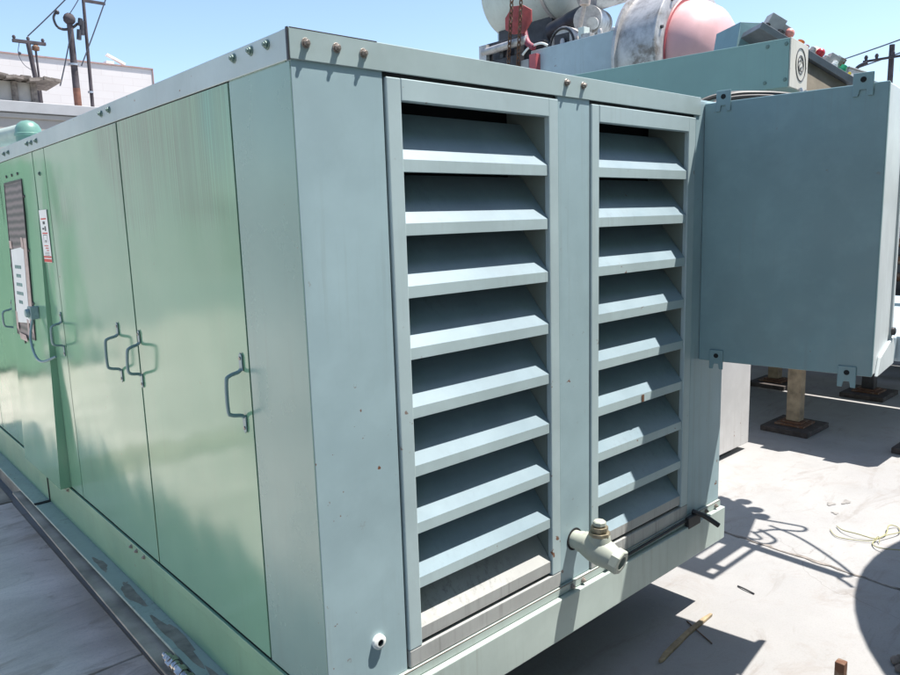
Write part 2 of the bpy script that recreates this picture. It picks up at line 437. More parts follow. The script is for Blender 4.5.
# louvred bays
def bay(x0, x1, ix0, ix1, dirty_from):
    fb = MB(); yf = -.005
    fb.box(x0, ix0, yf, .018, .215, 2.012)
    fb.box(ix1, x1, yf, .018, .215, 2.012)
    fb.box(ix0, ix1, yf-.0015, .018, 1.948, 2.012)
    fr = part(fb, 'louver_frame', M['slat'], .003)
    jb = MB()
    jb.box(ix0-.004, ix0, .018, .20, .13, 2.0); jb.box(ix1, ix1+.004, .018, .20, .13, 2.0)
    jb.box(ix0, ix1, .018, .20, 1.985, 1.99)
    part(jb, 'frame_lining', M['lining'], 0, fr)
    hb = MB()
    hb.prism([(ix0+.001, .018, 1.949), (ix0+.001, .018, 1.951), (ix0+.001, .06, 1.972), (ix0+.001, .06, 1.969)], (ix1-ix0-.002, 0, 0))
    part(hb, 'header_lip', M['slat'], 0, fr)
    sb = MB()
    for i in range(9):
        if i == 8: continue
        z = 1.746-.1908*i
        j = random.uniform(-.002, .002)
        slat(sb, ix0, ix1, z+j, .037)
    part(sb, 'louver_slats', [M['slat'], M['grime_shade'], M['blade']], .0012, fr)
    sb = MB(); slat(sb, ix0, ix1, .228, .045)
    if x0 < 1: lab(part(sb, 'louver_slats', [M['dirty'], M['grime_shade'], M['dirty']], .0012, fr), 'lowest slat streaked with grey dust')
    else: lab(part(sb, 'louver_slats', [M['dirty'], M['grime_shade'], M['blade']], .0012, fr), 'lowest slat with a dusty lip')
    rb = MB(); rb.box(x0, x1, yf, .018, .153, .2135); lab(part(rb, 'sill', M['dirty'], .003, fr), 'dusty bottom sill of the louvred bay')
def slat(sb, ix0, ix1, z, lip):
    t = .0025; y0 = .001; D = .128; m = 1.2
    pts = [(y0, z), (y0, z+lip), (y0+D, z+lip+m*D), (y0+D+t, z+lip+m*D-t*.3), (y0+t, z+lip-t*.9), (y0+t, z+.002), (y0+.014, z+.002), (y0+.014, z)]
    k0 = len(sb.f); sb.prism([(ix0+.0015, a, c) for a, c in pts], (ix1-ix0-.003, 0, 0))
    for q in (2, 3, 4, 5, 6): sb.mi[k0+2+q] = 1      # blade back, darkened to stand in for shade
    sb.mi[k0+3] = 2                               # sloping blade, recess shade put into its colour
bay(.307, 1.0745, .360, 1.024, 7)
bay(1.271, 2.023, 1.318, 1.966, 7)
b = MB(); b.box(1.632, 1.650, -.0012, .0, .795, .826); part(b, 'rust_run', M['rust'], 0)
# front base angle + skid beam
b = MB(); b.box(.0, W, -.012, .03, .1175, .1505); part(b, 'base_angle', M['base'], .003)
b = MB(); b.box(.004, W-.004, -.0125, -.0115, .1495, .1517); part(b, 'rust_line', M['rust'], 0)
b = MB(); b.box(-.004, W+.012, -.032, .03, -.053, .1155); part(b, 'skid_beam', M['base'], .004)
b = MB(); b.box(W-.02, W+.012, .03, LEN, -.053, .1155); part(b, 'skid_beam', M['base'], .004)
# side skid: web, lip, flange
b = MB(); b.box(-.004, .02, .03, 3.205, -.070, .1155); part(b, 'skid_beam', M['sidebase'], .003)
b = MB(); b.box(-.006, .02, 3.225, LEN, -.070, .1155); part(b, 'skid_beam', M['sidebase'], .003)
b = MB(); b.box(-.013, -.0005, .0, LEN, .1175, .158); part(b, 'base_angle', M['sidebase'], .003)
b = MB(); b.box(-.090, .02, -.01, LEN, -.084, -.0705); part(b, 'skid_flange', M['ledge'], .003, label='flange ledge with brown puddle stains')
b = MB(); b.box(.10, .13, .25, LEN, GZ+.018, -.0845); part(b, 'skid_web', M['darksteel'], 0)
b = MB(); b.prism([(.09, .0, -.128), (-.158, .0, -.128), (-.140, 1.8, -.128), (-.118, 3.72, -.128), (.09, 3.72, -.128)], (0, 0, .012)); b.box(.02, .09, .01, LEN, GZ+.02, -.129); part(b, 'skid_foot_strip', M['strip'], .003, label='muddy brown strip along the foot of the skid')
b = MB(); b.box(-.094, -.0065, 3.20, 3.23, -.068, -.064); b.box(-.0075, -.003, 3.205, 3.225, -.07, .116); part(b, 'expansion_gap', M['dark'], 0)
for (yy, ry, rx_, xx) in ((2.05, .10, .018, -.055), (1.62, .15, .024, -.048), (1.10, .24, .026, -.046), (.55, .22, .026, -.046)):
    b = MB(); n = 22
    for i in range(n):
        t = 2*PI*i/n; q = 1+.25*math.sin(3*t+yy*7)+random.uniform(-.12, .12)
        b.v.append(Vector((max(-.0885, min(-.0045, xx+rx_*q*math.cos(t))), yy+ry*q*math.sin(t), -.0697)))
    b.face(list(range(n))); part(b, 'ledge_stain', M['ledgestain'], 0)
# left side panels (x = 0 plane, facing -x)
b = MB(); b.box(-.0022, .014, .0012, .352, .162, 2.0195); b.box(-.0008, .014, .023, .352, 2.0195, 2.09); part(b, 'corner_post', M['post'], .0012)
b = MB(); b.box(.001, .03, .352, LEN-.02, .15, 2.085); part(b, 'panel_backing', M['dark'], 0)
SD = []
def side_panel(y0, y1, name='side_door', m='door', z0=.168, x=-.004, z1=2.018):
    # gently dished sheet with a folded edge
    b = MB(); nx, nz = 14, 26; base = 0
    ph = random.uniform(0, 6)
    for k in range(nz+1):
        for i in range(nx+1):
            u = i/nx; w = k/nz
            d = .0022*math.sin(PI*u)*math.sin(PI*w)*math.sin(5*w+ph)+.0008*math.sin(11*w+4*u+ph)*math.sin(PI*u)
            b.v.append(Vector((x-d, y0+(y1-y0)*u, z0+(z1-z0)*w)))
    for k in range(nz):
        for i in range(nx):
            a = k*(nx+1)+i; b.face([a, a+1, a+nx+2, a+nx+1], True)
    # returns
    b.box(x+.0012, x+.006, y0, y1, z0, z1)
    o = part(b, name, M[m], 0); SD.append(o); return o
d1 = side_panel(.357, 1.333)
d2 = side_panel(1.342, 2.432)
pst = side_panel(2.440, 2.662, 'door_post', 'door')
# stile crease on door two
b = MB(); b.box(-.0058, -.004, 1.3425, 1.498, .17, 2.016); part(b, 'stile', M['door'], .0008, d2)
# bulged window panel, leaning out at the foot
y0, y1 = 2.668, 3.495
wx = lambda z: -.006-.055*max(0, (1.75-z)/1.6)
wp = MB()
zs = [.165+(2.018-.165)*k/12 for k in range(13)]
for k, (za, zb) in enumerate(zip(zs, zs[1:])):
    wp.quadbox([(wx(za), y0, za), (.0005, y0, za), (.0005, y1, za), (wx(za), y1, za), (wx(zb), y0, zb), (.0005, y0, zb), (.0005, y1, zb), (wx(zb), y1, zb)])
d3 = part(wp, 'side_door', M['door'], 0, label='bulged side door with a striped window and torn notice')
d4 = side_panel(3.525, 4.42); d5 = side_panel(4.43, 5.35); d6 = side_panel(5.36, 6.38)
# window screen etc on d3
def onw(y, z, dx=0): return (wx(z)-dx, y, z)
def wplate(b, ys, zs_, d0, d1):
    a, c = ys; e, f = zs_
    b.quadbox([onw(a, e, d1), onw(a, e, d0), onw(c, e, d0), onw(c, e, d1), onw(a, f, d1), onw(a, f, d0), onw(c, f, d0), onw(c, f, d1)])
b = MB(); wplate(b, (2.95, 3.37), (.99, 1.885), .0, .003); win = part(b, 'window_screen', M['screen'], 0, d3)
b = MB()
for (a, c, e, f) in ((2.94, 3.38, 1.885, 1.897), (2.94, 3.38, .985, .99), (2.94, 2.95, .99, 1.885), (3.37, 3.38, .99, 1.885)): wplate(b, (a, c), (e, f), .0, .005)
part(b, 'window_trim', M['darksteel'], 0, win)
b = MB()
for q in ((3.30, 1.93), (3.16, 1.93), (3.02, 1.93), (2.925, 1.80), (2.925, 1.5), (2.925, 1.2), (3.40, 1.75), (3.40, 1.4), (3.02, .95), (3.2, .95)):
    b.lathe(onw(q[0], q[1], -.001), (-1, 0, 0), [(0, .009), (.007, .008)], 8)
part(b, 'trim_screw', M['darksteel'], 0, win)
b = MB(); b.prism([onw(2.955, 1.02, .004), onw(3.03, 1.05, .004), onw(3.06, 1.42, .004), onw(3.03, 1.60, .004), onw(2.955, 1.62, .004)], (-.002, 0, 0))
part(b, 'torn_cardboard', M['tornboard'], 0, win)
b = MB(); b.prism([onw(3.02, 1.08, .0065), onw(3.34, 1.06, .0065), onw(3.33, 1.30, .007), onw(3.345, 1.50, .0065), onw(3.03, 1.52, .0065), onw(3.025, 1.3, .0075)], (-.0015, 0, 0))
for i, (w_, n_) in enumerate(((.16, 4), (.12, 3), (.15, 4), (.17, 4), (.10, 3))):
    zc = 1.40-.052*i; yy = 3.19+w_/2; b.mat(1)
    for j in range(n_):
        a = yy-w_*j/n_; b.box(wx(zc)-.0095, wx(zc)-.0085, a-w_/n_*.75, a, zc-.010, zc+.010)
lab(part(b, 'paper_notice', [M['white'], M['ink']], 0, win), 'white paper notice with five short green words')
b = MB()
for (yy, zz, w_, h_) in ((3.34, 1.53, .07, .05), (3.05, 1.54, .06, .07), (3.33, 1.07, .05, .12), (3.06, 1.05, .05, .10), (3.2, .98, .2, .04)):
    b.prism([onw(yy-w_/2, zz-h_/2, .008), onw(yy+w_/2*.8, zz-h_*.4, .008), onw(yy+w_/2, zz+h_/2, .008), onw(yy-w_*.3, zz+h_*.45, .008)], (-.001, 0, 0))
part(b, 'tape', M['tornboard'], 0, win)
# latch
b = MB(); b.box(-.07, wx(1.15), 2.82, 2.89, 1.12, 1.19); b.lathe((-.07, 2.855, 1.155), (-1, 0, 0), [(0, .026), (.02, .022)], 12)
lt = part(b, 'latch', M['handle'], .004, d3)
b = MB(); b.tube([(-.055, 2.86, 1.12), (-.08, 2.84, 1.02), (-.085, 2.76, .93), (-.07, 2.68, .90), (-.02, 2.60, .93)], .007); part(b, 'cable', M['handle'], 0, lt)
# sticker on the post strip
b = MB(); X = -.0075
b.box(X, X+.0012, 2.505, 2.655, 1.44, 1.715)
b.mat(1); b.box(X-.0006, X, 2.53, 2.63, 1.665, 1.672); b.box(X-.0006, X, 2.53, 2.63, 1.590, 1.597); b.box(X-.0006, X, 2.506, 2.654, 1.442, 1.458); b.box(X-.0006, X, 2.506, 2.654, 1.464, 1.474)
for k in range(3): b.box(X-.0006, X, 2.54, 2.62-.02*k, 1.525-.012*k, 1.530-.012*k)
b.mat(2)
b.box(X-.0006, X, 2.56, 2.60, 1.64, 1.655); b.box(X-.0006, X, 2.55, 2.575, 1.605, 1.630); b.box(X-.0006, X, 2.585, 2.62, 1.612, 1.622)
for (a, c, e, f) in ((2.545, 2.548, 1.545, 1.585), (2.615, 2.618, 1.545, 1.585), (2.545, 2.618, 1.583, 1.586), (2.57, 2.59, 1.545, 1.558)): b.box(X-.0006, X, a, c, e, f)
for k in range(3): b.box(X-.0006, X, 2.535, 2.625, 1.478+.007*k, 1.480+.007*k)
lab(part(b, 'warning_sticker', [M['white'], M['redink'], M['blackink']], 0, pst), 'white warning sticker with red lines and a red foot band')
# handles
def handle(y, zt, zb, par, dy=.0, tilt=0):
    b = MB(); x = -.006; r = .0062
    za, zc = zt-.035, zb+.035
    b.tube([(x-.004, y, za), (x-.012, y+dy*.1, za-.008), (x-.045, y+dy, za-.016), (x-.056, y+dy, za-.034), (x-.056, y+dy+tilt, zc+.034), (x-.045, y+dy+tilt, zc+.016), (x-.012, y+tilt, zc+.008), (x-.004, y+tilt, zc)], r, 8)
    h = part(b, 'handle', M['handle'], 0, par)
    b = MB()
    for yy, z, s in ((y, zt, 1), (y+tilt, zb, -1)):
        b.prism([(x, yy-.011, z-s*.04), (x, yy+.011, z-s*.04), (x, yy+.010, z+s*.010), (x, yy, z+s*.018), (x, yy-.010, z+s*.010)], (-.004, 0, 0))
    part(b, 'mounting_tab', M['handle'], .001, h)
    b = MB()
    for yy, z in ((y, zt), (y+tilt, zb)): b.lathe((x-.004, yy, z), (-1, 0, 0), [(0, .006), (.003, .005)], 8)
    part(b, 'screw', M['bolt'], 0, h)
handle(.402, 1.186, .957, d1, -.002, .003)
handle(1.312, 1.176, .966, d1, -.01, .012)
handle(1.571, 1.186, .954, d2, .0, .004)
handle(2.464, 1.166, .962, pst, -.01, .004)
handle(3.60, 1.16, .96, d4, .0, .004)
# bolts on the rails
def boltmesh(p, d, r=.0115, L=.017):
    b = MB(); b.lathe(p, d, [(0, r*1.35), (.003, r*1.35)], 12, False)
    b.lathe(Vector(p)+Vector(d).normalized()*.003, d, [(0, r), (L*.6, r), (L*.62, r*.62), (L, r*.6)], 6, False)
    return b
for x, z in ((.046, 2.068), (.142, 2.068), (.231, 2.065), (1.122, 2.073), (1.218, 2.072)):
    part(boltmesh((x, -.005, z), (0, -1, 0), .010, .013), 'rail_bolt', M['bolt'], .0008, seg=1)
for y, z in ((.102, 2.077), (.195, 2.078), (.299, 2.076), (1.395, 2.072), (1.495, 2.069), (2.538, 2.064), (2.64, 2.064), (2.724, 2.066), (3.173, 2.06), (3.28, 2.06)):
    part(boltmesh((-.006, y, z), (-1, 0, 0), .010, .012), 'rail_bolt', M['boltgreen'], .0008, seg=1)
for y, z in ((1.505, .140), (1.60, .138), (1.67, .138), (2.70, .140), (2.76, .140), (2.84, .138), (3.3, .14)):
    part(boltmesh((-.013, y, z), (-1, 0, 0), .008, .010), 'base_bolt', M['bolt'], .0008, seg=1)
for x in (1.135, 1.205, 2.19, 2.285):
    part(boltmesh((x, -.012, .133), (0, -1, 0), .009, .012), 'base_bolt', M['bolt'], .0008, seg=1)
for y in (2.50,): part(boltmesh((-.004, 2.56, 1.90), (-1, 0, 0), .008, .006), 'base_bolt', M['boltgreen'], 0)
# bushed hole low on the corner post
b = MB(); b.lathe((.185, 0, .303), (0, -1, 0), [(0, .0235), (.012, .023), (.016, .018), (.016, .011)], 20, True, False); part(b, 'plug_bushing', M['white'], 0)
b = MB(); b.lathe((.185, 0, .303), (0, -1, 0), [(0, .011), (.010, .011)], 12); part(b, 'plug_core', M['dark'], 0)
# conduit valve
b = MB(); b.lathe((1.165, -.0005, .320), (0, -1, 0), [(0, .046), (.002, .046)], 22); part(b, 'pipe_hole', M['dark'], 0)
dv = Vector((.12, -.96, -.25)).normalized(); o0 = Vector((1.168, -.045, .322))
b = MB(); b.lathe((1.165, .0, .320), (0, -1, 0), [(0, .037), (.03, .037), (.032, .042), (.07, .043)], 22)
b.lathe(o0, dv, [(-.02, .025), (-.005, .042), (.02, .050), (.05, .056), (.085, .057), (.115, .052), (.135, .046), (.15, .044)], 28)
b.lathe(o0+dv*.072+Vector((0, 0, .03)), (0, 0, 1), [(0, .045), (.025, .043), (.035, .041)], 20)
vl = part(b, 'conduit_valve', M['valve'], 0)
ct = o0+dv*.072+Vector((0, 0, .065))
b = MB(); b.lathe(ct, (0, 0, 1), [(0, .043), (.014, .042)], 8, False); b.lathe(ct+Vector((0, 0, .014)), (0, 0, 1), [(0, .030), (.008, .030)], 16)
b.lathe(ct+Vector((0, 0, .022)), (0, 0, 1), [(0, .035), (.014, .034)], 8, False); b.lathe(ct+Vector((0, 0, .036)), (0, 0, 1), [(0, .022), (.006, .022)], 12)
lab(part(b, 'cap_nut', M['valverim'], .001, vl), 'stack of dark brass hex nuts on the valve')
b = MB(); b.lathe(ct+Vector((0, 0, .042)), (0, 0, 1), [(0, .027), (.013, .026), (.017, .021)], 8, False); part(b, 'cap_plug', M['valve'], .001, vl)
b = MB(); b.lathe(o0+dv*.138, dv, [(0, .051), (.030, .051), (.035, .046), (.035, .029), (.008, .029)], 8, False, False); part(b, 'outlet_nut', M['valve'], .0008, vl)
b = MB(); b.lathe(o0+dv*.150, dv, [(0, .030), (.002, .030)], 16); part(b, 'outlet_bore', M['dark'], 0, vl)
# black clip and pipe stub at right foot of the front
b = MB(); b.tube([(2.06, -.01, .17), (2.09, -.06, .15), (2.12, -.12, .11)], .013); b.box(1.99, 2.10, -.035, -.013, .105, .16); part(b, 'hose_stub', M['black'], .003)
b = MB(); b.tube([(1.35, -.02, .135), (1.7, -.018, .140), (2.0, -.02, .145)], .006); part(b, 'drip_hose', M['black'], 0)
# exhaust on the roof
b = MB(); c = Vector((.66, 5.55, 2.41))
b.lathe(c+Vector((0, 0, -.31)), (0, 0, 1), [(0, .10), (.32, .10), (.325, .112), (.345, .112), (.35, .105), (.39, .10), (.425, .082), (.45, .05), (.462, .0)], 24)
ex = part(b, 'exhaust_elbow', M['elbow'], 0)
b = MB(); b.cyl(c+Vector((0, .02, .06)), (.28, 6.35, 2.38), .075, n=18); part(b, 'exhaust_pipe', M['pipe'], 0, ex)

# hydraulic fitting lying on the side flange
fit = MB(); p = Vector((-.125, 1.03, -.070)); d = Vector((.02, -.30, -.03)).normalized()
t = 0
for r, L, n_ in ((.012, .02, 12), (.019, .022, 6), (.021, .012, 20), (.027, .034, 6), (.021, .020, 20), (.018, .02, 16), (.026, .036, 6), (.020, .03, 18), (.028, .04, 6), (.02, .12, 16)):
    fit.lathe(p+d*t, d, [(0, r*.94), (.003, r), (L-.003, r), (L, r*.94)], n_, n_ > 8); t += L
o = fit.build('hose_fitting', M['chrome'], None, .001, base=(-.12, .9, -.09))
tag(o, 'greasy plated hose coupling beside the skid foot at lower left', 'fitting')

# ------------------------------------------------------------------ hanging cabinet
A = math.radians(7.36)
cu = Vector((math.sin(A), -math.cos(A), 0)); cw = Vector((math.cos(A), math.sin(A), 0))   # cu: towards viewer, cw: thickness
c0 = Vector((2.100, -.002, 0)); D = .723; T = .37
def cp(u, w, z): return c0+cu*u+cw*w+Vector((0, 0, z))
cab = thing('electrical_cabinet', 'blue green steel cabinet mounted on the right end of the louvred front', 'cabinet', (2.3, -.3, .91))
def cbox(b, u0, u1, w0, w1, z0, z1):
    return b.quadbox([cp(u0, w0, z0), cp(u1, w0, z0), cp(u1, w1, z0), cp(u0, w1, z0), cp(u0, w0, z1), cp(u1, w0, z1), cp(u1, w1, z1), cp(u0, w1, z1)])
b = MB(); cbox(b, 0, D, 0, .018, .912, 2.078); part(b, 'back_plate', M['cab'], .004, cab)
b = MB(); cbox(b, .004, D-.001, .018, T-.05, .914, 2.076); part(b, 'cabinet_shell', M['cab_suntone'], .006, cab)
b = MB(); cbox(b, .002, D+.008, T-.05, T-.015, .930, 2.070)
dr = part(b, 'cabinet_door', M['cab_suntone'], .006, cab)
b = MB(); b.lathe(cp(D+.008, T-.045, 1.06), cu, [(0, .018), (.012, .018), (.016, .010)], 14); part(b, 'lock', M['darksteel'], 0, dr)
# flared foot of the cabinet front
b = MB()
b.prism([cp(D, .05, .905), cp(D, T+.02, .905), cp(D, T+.03, .98), cp(D, T-.01, 1.035), cp(D, .10, .98)], cu*.012)
part(b, 'bent_flange', M['cab_suntone'], .003, cab)
def ear(u, z, up, w_=.064, h=.095):
    # lug welded across the plate edge, two slots cut on its inner end
    s = 1 if up else -1
    hw = w_/2; b = MB(); tk = -.006
    prof = [(-hw, .045*s), (hw, .045*s), (hw, -.045*s), (hw*.45, -.045*s), (hw*.30, -.020*s), (-hw*.30, -.020*s), (-hw*.45, -.045*s), (-hw, -.045*s)]
    b.prism([cp(u+a, -.001, z+c) for a, c in prof], cw*tk)
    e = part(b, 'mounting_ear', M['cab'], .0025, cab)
    b = MB(); b.lathe(cp(u, -.007, z+.018*s), -cw, [(0, .011), (.0015, .011)], 14); part(b, 'ear_hole', M['dark'], 0, e)
ear(.085, 2.080, True); ear(.632, 2.075, True, .074, .1); ear(.085, .922, True); ear(.632, .905, True, .07)

# ------------------------------------------------------------------ machine on posts, channel beam, console
rnd = random.Random(3)
mach = thing('pumping_machine', 'large blue grey industrial machine with pink domed drum and pale tank above the housing', 'machine', (6.6, 2.5, .25))
def mp(b, name, m, bevel=.004, par=None, label=None): return part(b, name, m, bevel, par or mach, label)
b = MB(); b.box(5.30, 7.24, -.10, 6.5, .40, .60); b.box(7.36, 8.08, -.10, 6.5, .40, .62); b.box(7.24, 7.36, 5.9, 6.5, .40, .62)
for (x0, x1, y0, y1) in ((5.22, 5.30, .55, .72), (5.20, 5.30, 1.02, 1.2), (5.24, 5.30, .1, .22)): b.box(x0, x1, y0, y1, .42, .60)
mp(b, 'deck', M['machine'], .01)
b = MB(); b.box(5.75, 6.95, 1.2, 6.2, .62, 2.55); mp(b, 'machine_body', M['machine'], .02)
b = MB(); b.box(5.50, 5.54, 2.79, 4.03, 2.2, 3.455); b.box(5.54, 7.1, 2.79, 4.0, 2.2, 3.43)
sw = mp(b, 'side_wall', M['machine'], .006)
b = MB()
for k, yy in enumerate((2.95, 3.12, 3.42, 3.62)): b.lathe((5.56, yy, 3.45), (0, 0, 1), [(0, .03), (.02+.02*(k % 2), .028), (.05+.02*(k % 2), .018)], 8)
b.box(5.52, 5.60, 3.22, 3.34, 3.455, 3.50); b.box(5.50, 5.56, 2.80, 2.95, 3.455, 3.48); mp(b, 'top_fitting', M['silver'], .003, sw)
# drum with dome (axis y)
dc = Vector((6.09, 2.34, 3.16))
b = MB(); b.lathe(dc, (0, 1, 0), [(0, .57), (-.0, .715), (.012, .73), (.03, .73), (.035, .71), (.44, .71), (.445, .755), (.48, .755), (.485, .50)], 56, True, False)
dru = mp(b, 'drum', M['silver'], 0)
b = MB(); b.lathe(dc+Vector((0, .06, 0)), (0, -1, 0), [(0, .59), (.058, .585), (.070, .575), (.062, .54)], 56, True, False); mp(b, 'drum_collar', M['redring'], 0, dru)
b = MB(); b.lathe(dc+Vector((0, .02, 0)), (0, -1, 0), [(0, .545), (.06, .54), (.17, .51), (.28, .44), (.37, .31), (.41, .17), (.425, .0)], 48, True, False); mp(b, 'dome', M['pink'], 0, dru)
b = MB()
for k in range(12):
    a = 2*PI*k/12+.2; b.lathe(dc+Vector((.655*math.cos(a), 0, .655*math.sin(a))), (0, -1, 0), [(0, .018), (.02, .016)], 8)
mp(b, 'rim_bolt', M['darksteel'], 0, dru)
# pale tank
tc = Vector((6.40, 0, 4.42))
b = MB(); b.lathe((tc.x, 4.15, tc.z), (0, 1, 0), [(-.10, .0), (-.09, .14), (-.05, .30), (0, .41), (.06, .46), (.08, .47), (1.05, .47), (1.1, .46), (1.16, .38), (1.20, .22), (1.215, 0)], 48, True, False)
tk = mp(b, 'tank', M['tank'], 0)
b = MB(); b.lathe((tc.x, 4.28, tc.z), (0, 1, 0), [(0, .47), (0, .485), (.045, .485), (.045, .47)], 48, True, False); mp(b, 'tank_band', M['silver'], 0, tk)
b = MB(); b.box(6.2, 6.6, 4.3, 5.2, 3.4, 4.1); mp(b, 'tank_cradle', M['darksteel'], .01, tk)
b = MB(); b.cyl((6.15, 3.75, 4.10), (6.9, 3.5, 4.35), .20, n=24); b.cyl((6.9, 3.5, 4.35), (6.9, 3.3, 4.6), .16, n=20)
b.cyl((6.0, 3.62, 3.78), (6.6, 3.9, 3.88), .16, n=24); b.cyl((5.9, 3.48, 3.70), (6.1, 3.6, 3.75), .065, n=16); mp(b, 'silencer', M['silver'], 0)
b = MB(); b.cyl((6.3, 3.45, 4.12), (7.1, 3.2, 4.45), .10, n=18); b.cyl((6.1, 4.2, 3.75), (6.1, 3.7, 3.85), .14, n=18); mp(b, 'duct', M['darksteel'], 0)
b = MB(); b.box(6.35, 6.75, 4.0, 5.5, 3.2, 3.85); b.box(6.0, 6.3, 3.85, 4.25, 3.42, 3.66); mp(b, 'engine_block', M['darksteel'], .02)
# backing sheet
b = MB(); b.prism([(6.62, 5.62, 3.0), (6.62, 5.62, 4.20), (6.62, 5.57, 4.30), (6.62, 5.45, 4.36), (6.62, 4.7, 4.36), (6.62, 4.7, 3.0)], (.03, 0, 0)); mp(b, 'backing_sheet', M['machine'], .004)
# dark frame with openings
b = MB(); b.box(5.50, 5.58, 4.20, 4.80, 3.58, 3.66); b.box(5.50, 5.58, 4.20, 4.80, 3.30, 3.46)
b.box(5.50, 5.58, 4.20, 4.28, 3.46, 3.58); b.box(5.50, 5.58, 4.70, 4.80, 3.46, 3.58); b.box(5.5, 5.58, 4.46, 4.52, 3.46, 3.58)
b.box(5.50, 5.9, 4.25, 4.7, 3.10, 3.26); b.box(5.7, 5.76, 4.0, 4.9, 2.9, 3.6); mp(b, 'bumper_frame', M['darksteel'], .006)
b = MB(); b.cyl((5.46, 4.75, 3.56), (5.46, 4.05, 3.58), .045, n=14); b.box(5.44, 5.50, 4.68, 4.80, 3.46, 3.64); mp(b, 'roller', M['silver'], .002)
# octagonal red plate
b = MB(); cy, cz, r = 4.165, 3.81, .215
b.prism([(5.44, cy+r*1.0*math.cos(t*PI/4+.39), cz+r*.78*math.sin(t*PI/4+.39)*(1.05 if t % 2 else .9)) for t in range(8)], (.02, 0, 0)); mp(b, 'red_octagon_plate', M['red'], .003)
# chains
def chain(p0, p1, nl=17):
    b = MB(); p0, p1 = Vector(p0), Vector(p1); L = (p1-p0); d = L.normalized()
    for i in range(nl):
        c = p0+L*((i+.5)/nl); s = Vector((0, 1, 0)) if i % 2 else Vector((1, 0, 0))
        h = L.length/nl*.68; w = .020
        pts = []
        for k in range(13):
            a = 2*PI*k/12; pts.append(c+d*h*math.cos(a)+s*w*math.sin(a))
        b.tube(pts, .0075, 5, False)
    mp(b, 'chain', M['rust'], 0)
chain((5.36, 4.16, 4.20), (5.40, 4.29, 3.30)); chain((5.36, 4.02, 4.20), (5.40, 4.14, 3.28))
b = MB(); b.tube([(5.5, 4.14, 3.76), (5.48, 4.09, 3.62), (5.46, 4.03, 3.53), (5.45, 3.94, 3.47)], .035, 10); mp(b, 'hose', M['magenta'], 0)
b = MB(); b.tube([(5.44, 4.10, 3.42), (5.44, 4.0, 3.48), (5.46, 3.85, 3.50), (5.5, 3.78, 3.47)], .013, 8); mp(b, 'hose', M['white'], 0)
b = MB(); b.box(5.42, 5.52, 3.89, 3.985, 3.22, 3.40); mp(b, 'red_box', M['redring'], .004)
b = MB(); b.box(5.43, 5.56, 4.0, 4.12, 3.24, 3.36); mp(b, 'grey_box', M['greypart'], .004)
# round topped gauge housing behind the wall
b = MB(); pr = [(5.60, 3.66+.19*math.cos(t*PI/12), 3.46+.20*math.sin(t*PI/12)) for t in range(13)]+[(5.60, 3.47, 3.40), (5.60, 3.85, 3.40)]
b.prism(pr, (.16, 0, 0)); gh = mp(b, 'gauge_housing', M['silver'], .005)
b = MB(); b.tube([(5.595, 3.66+.165*math.cos(t*PI/12), 3.46+.175*math.sin(t*PI/12)) for t in range(13)], .013, 6); mp(b, 'housing_trim', M['black'], 0, gh)
b = MB(); b.box(5.585, 5.60, 3.56, 3.76, 3.46, 3.58); mp(b, 'gauge_face', M['darksteel'], .003, gh)
b = MB(); b.box(5.6, 5.7, 3.36, 3.44, 3.44, 3.60); b.box(5.6, 5.7, 3.32, 3.40, 3.46, 3.53); mp(b, 'valve_block', M['tank'], .004)
b = MB(); b.cyl((5.7, 3.50, 3.60), (5.72, 3.44, 3.85), .022, n=10); b.cyl((5.72, 3.44, 3.85), (5.73, 3.42, 4.15), .055, .07, n=12); mp(b, 'lever', M['tornboard'], 0)
# pipes and clutter under/behind
b = MB()
for k in range(7):
    z = .75+.2*k; b.tube([(8.3, -.6+.03*k, z), (8.6, 1.0, z+.03), (8.4, 3.2, z)], .05, 8)
mp(b, 'pipe_bundle', M['rust'], 0)
b = MB(); b.box(8.62, 8.95, -.5, 3.2, .125, 1.22); b.box(8.26, 8.46, -.8, 4, .0, .12); b.box(8.60, 9.3, -.8, 4, .0, .12); b.box(9.4, 10.4, -1.5, 4, .1, .25); mp(b, 'rear_rail', M['darksteel'], .004)

# support posts on pads
def post(x, y, top, label, padr=(.24, .21), m=None):
    t = thing('support_post', label, 'support post', (x, y, GZ), 'posts carrying the machine')
    h = .055
    def pp(b, n, mm, bv=.004): return part(b, n, mm, bv, t)
    b = MB(); b.box(x-padr[0], x+padr[0], y-padr[1], y+padr[1], GZ+.001, GZ+.050); pp(b, 'timber_pad', M['pad'], .006)
    b = MB(); b.box(x-.13, x+.13, y-.13, y+.13, GZ+.051, GZ+.07); b.box(x-.09, x+.09, y-.09, y+.09, GZ+.0705, GZ+.085); pp(b, 'base_plate', M['rust'])
    b = MB(); b.box(x-.055, x+.055, y-.06, y+.06, GZ+.0855, top); pp(b, 'post', m or M['postwood'], .008)
post(5.62, .98, .40, 'tan square post on a dark pad, nearest and tallest of the visible posts')
post(7.22, 1.88, .40, 'tan square post on a pad beside the chalky grey box edge, farther back')
post(7.35, .93, .40, 'dark post on a pad beneath the lower front corner of the cabinet', m=M['darksteel'])
post(5.68, -.08, .40, 'dark pad and post cut by the right edge of the photo', m=M['darksteel'])

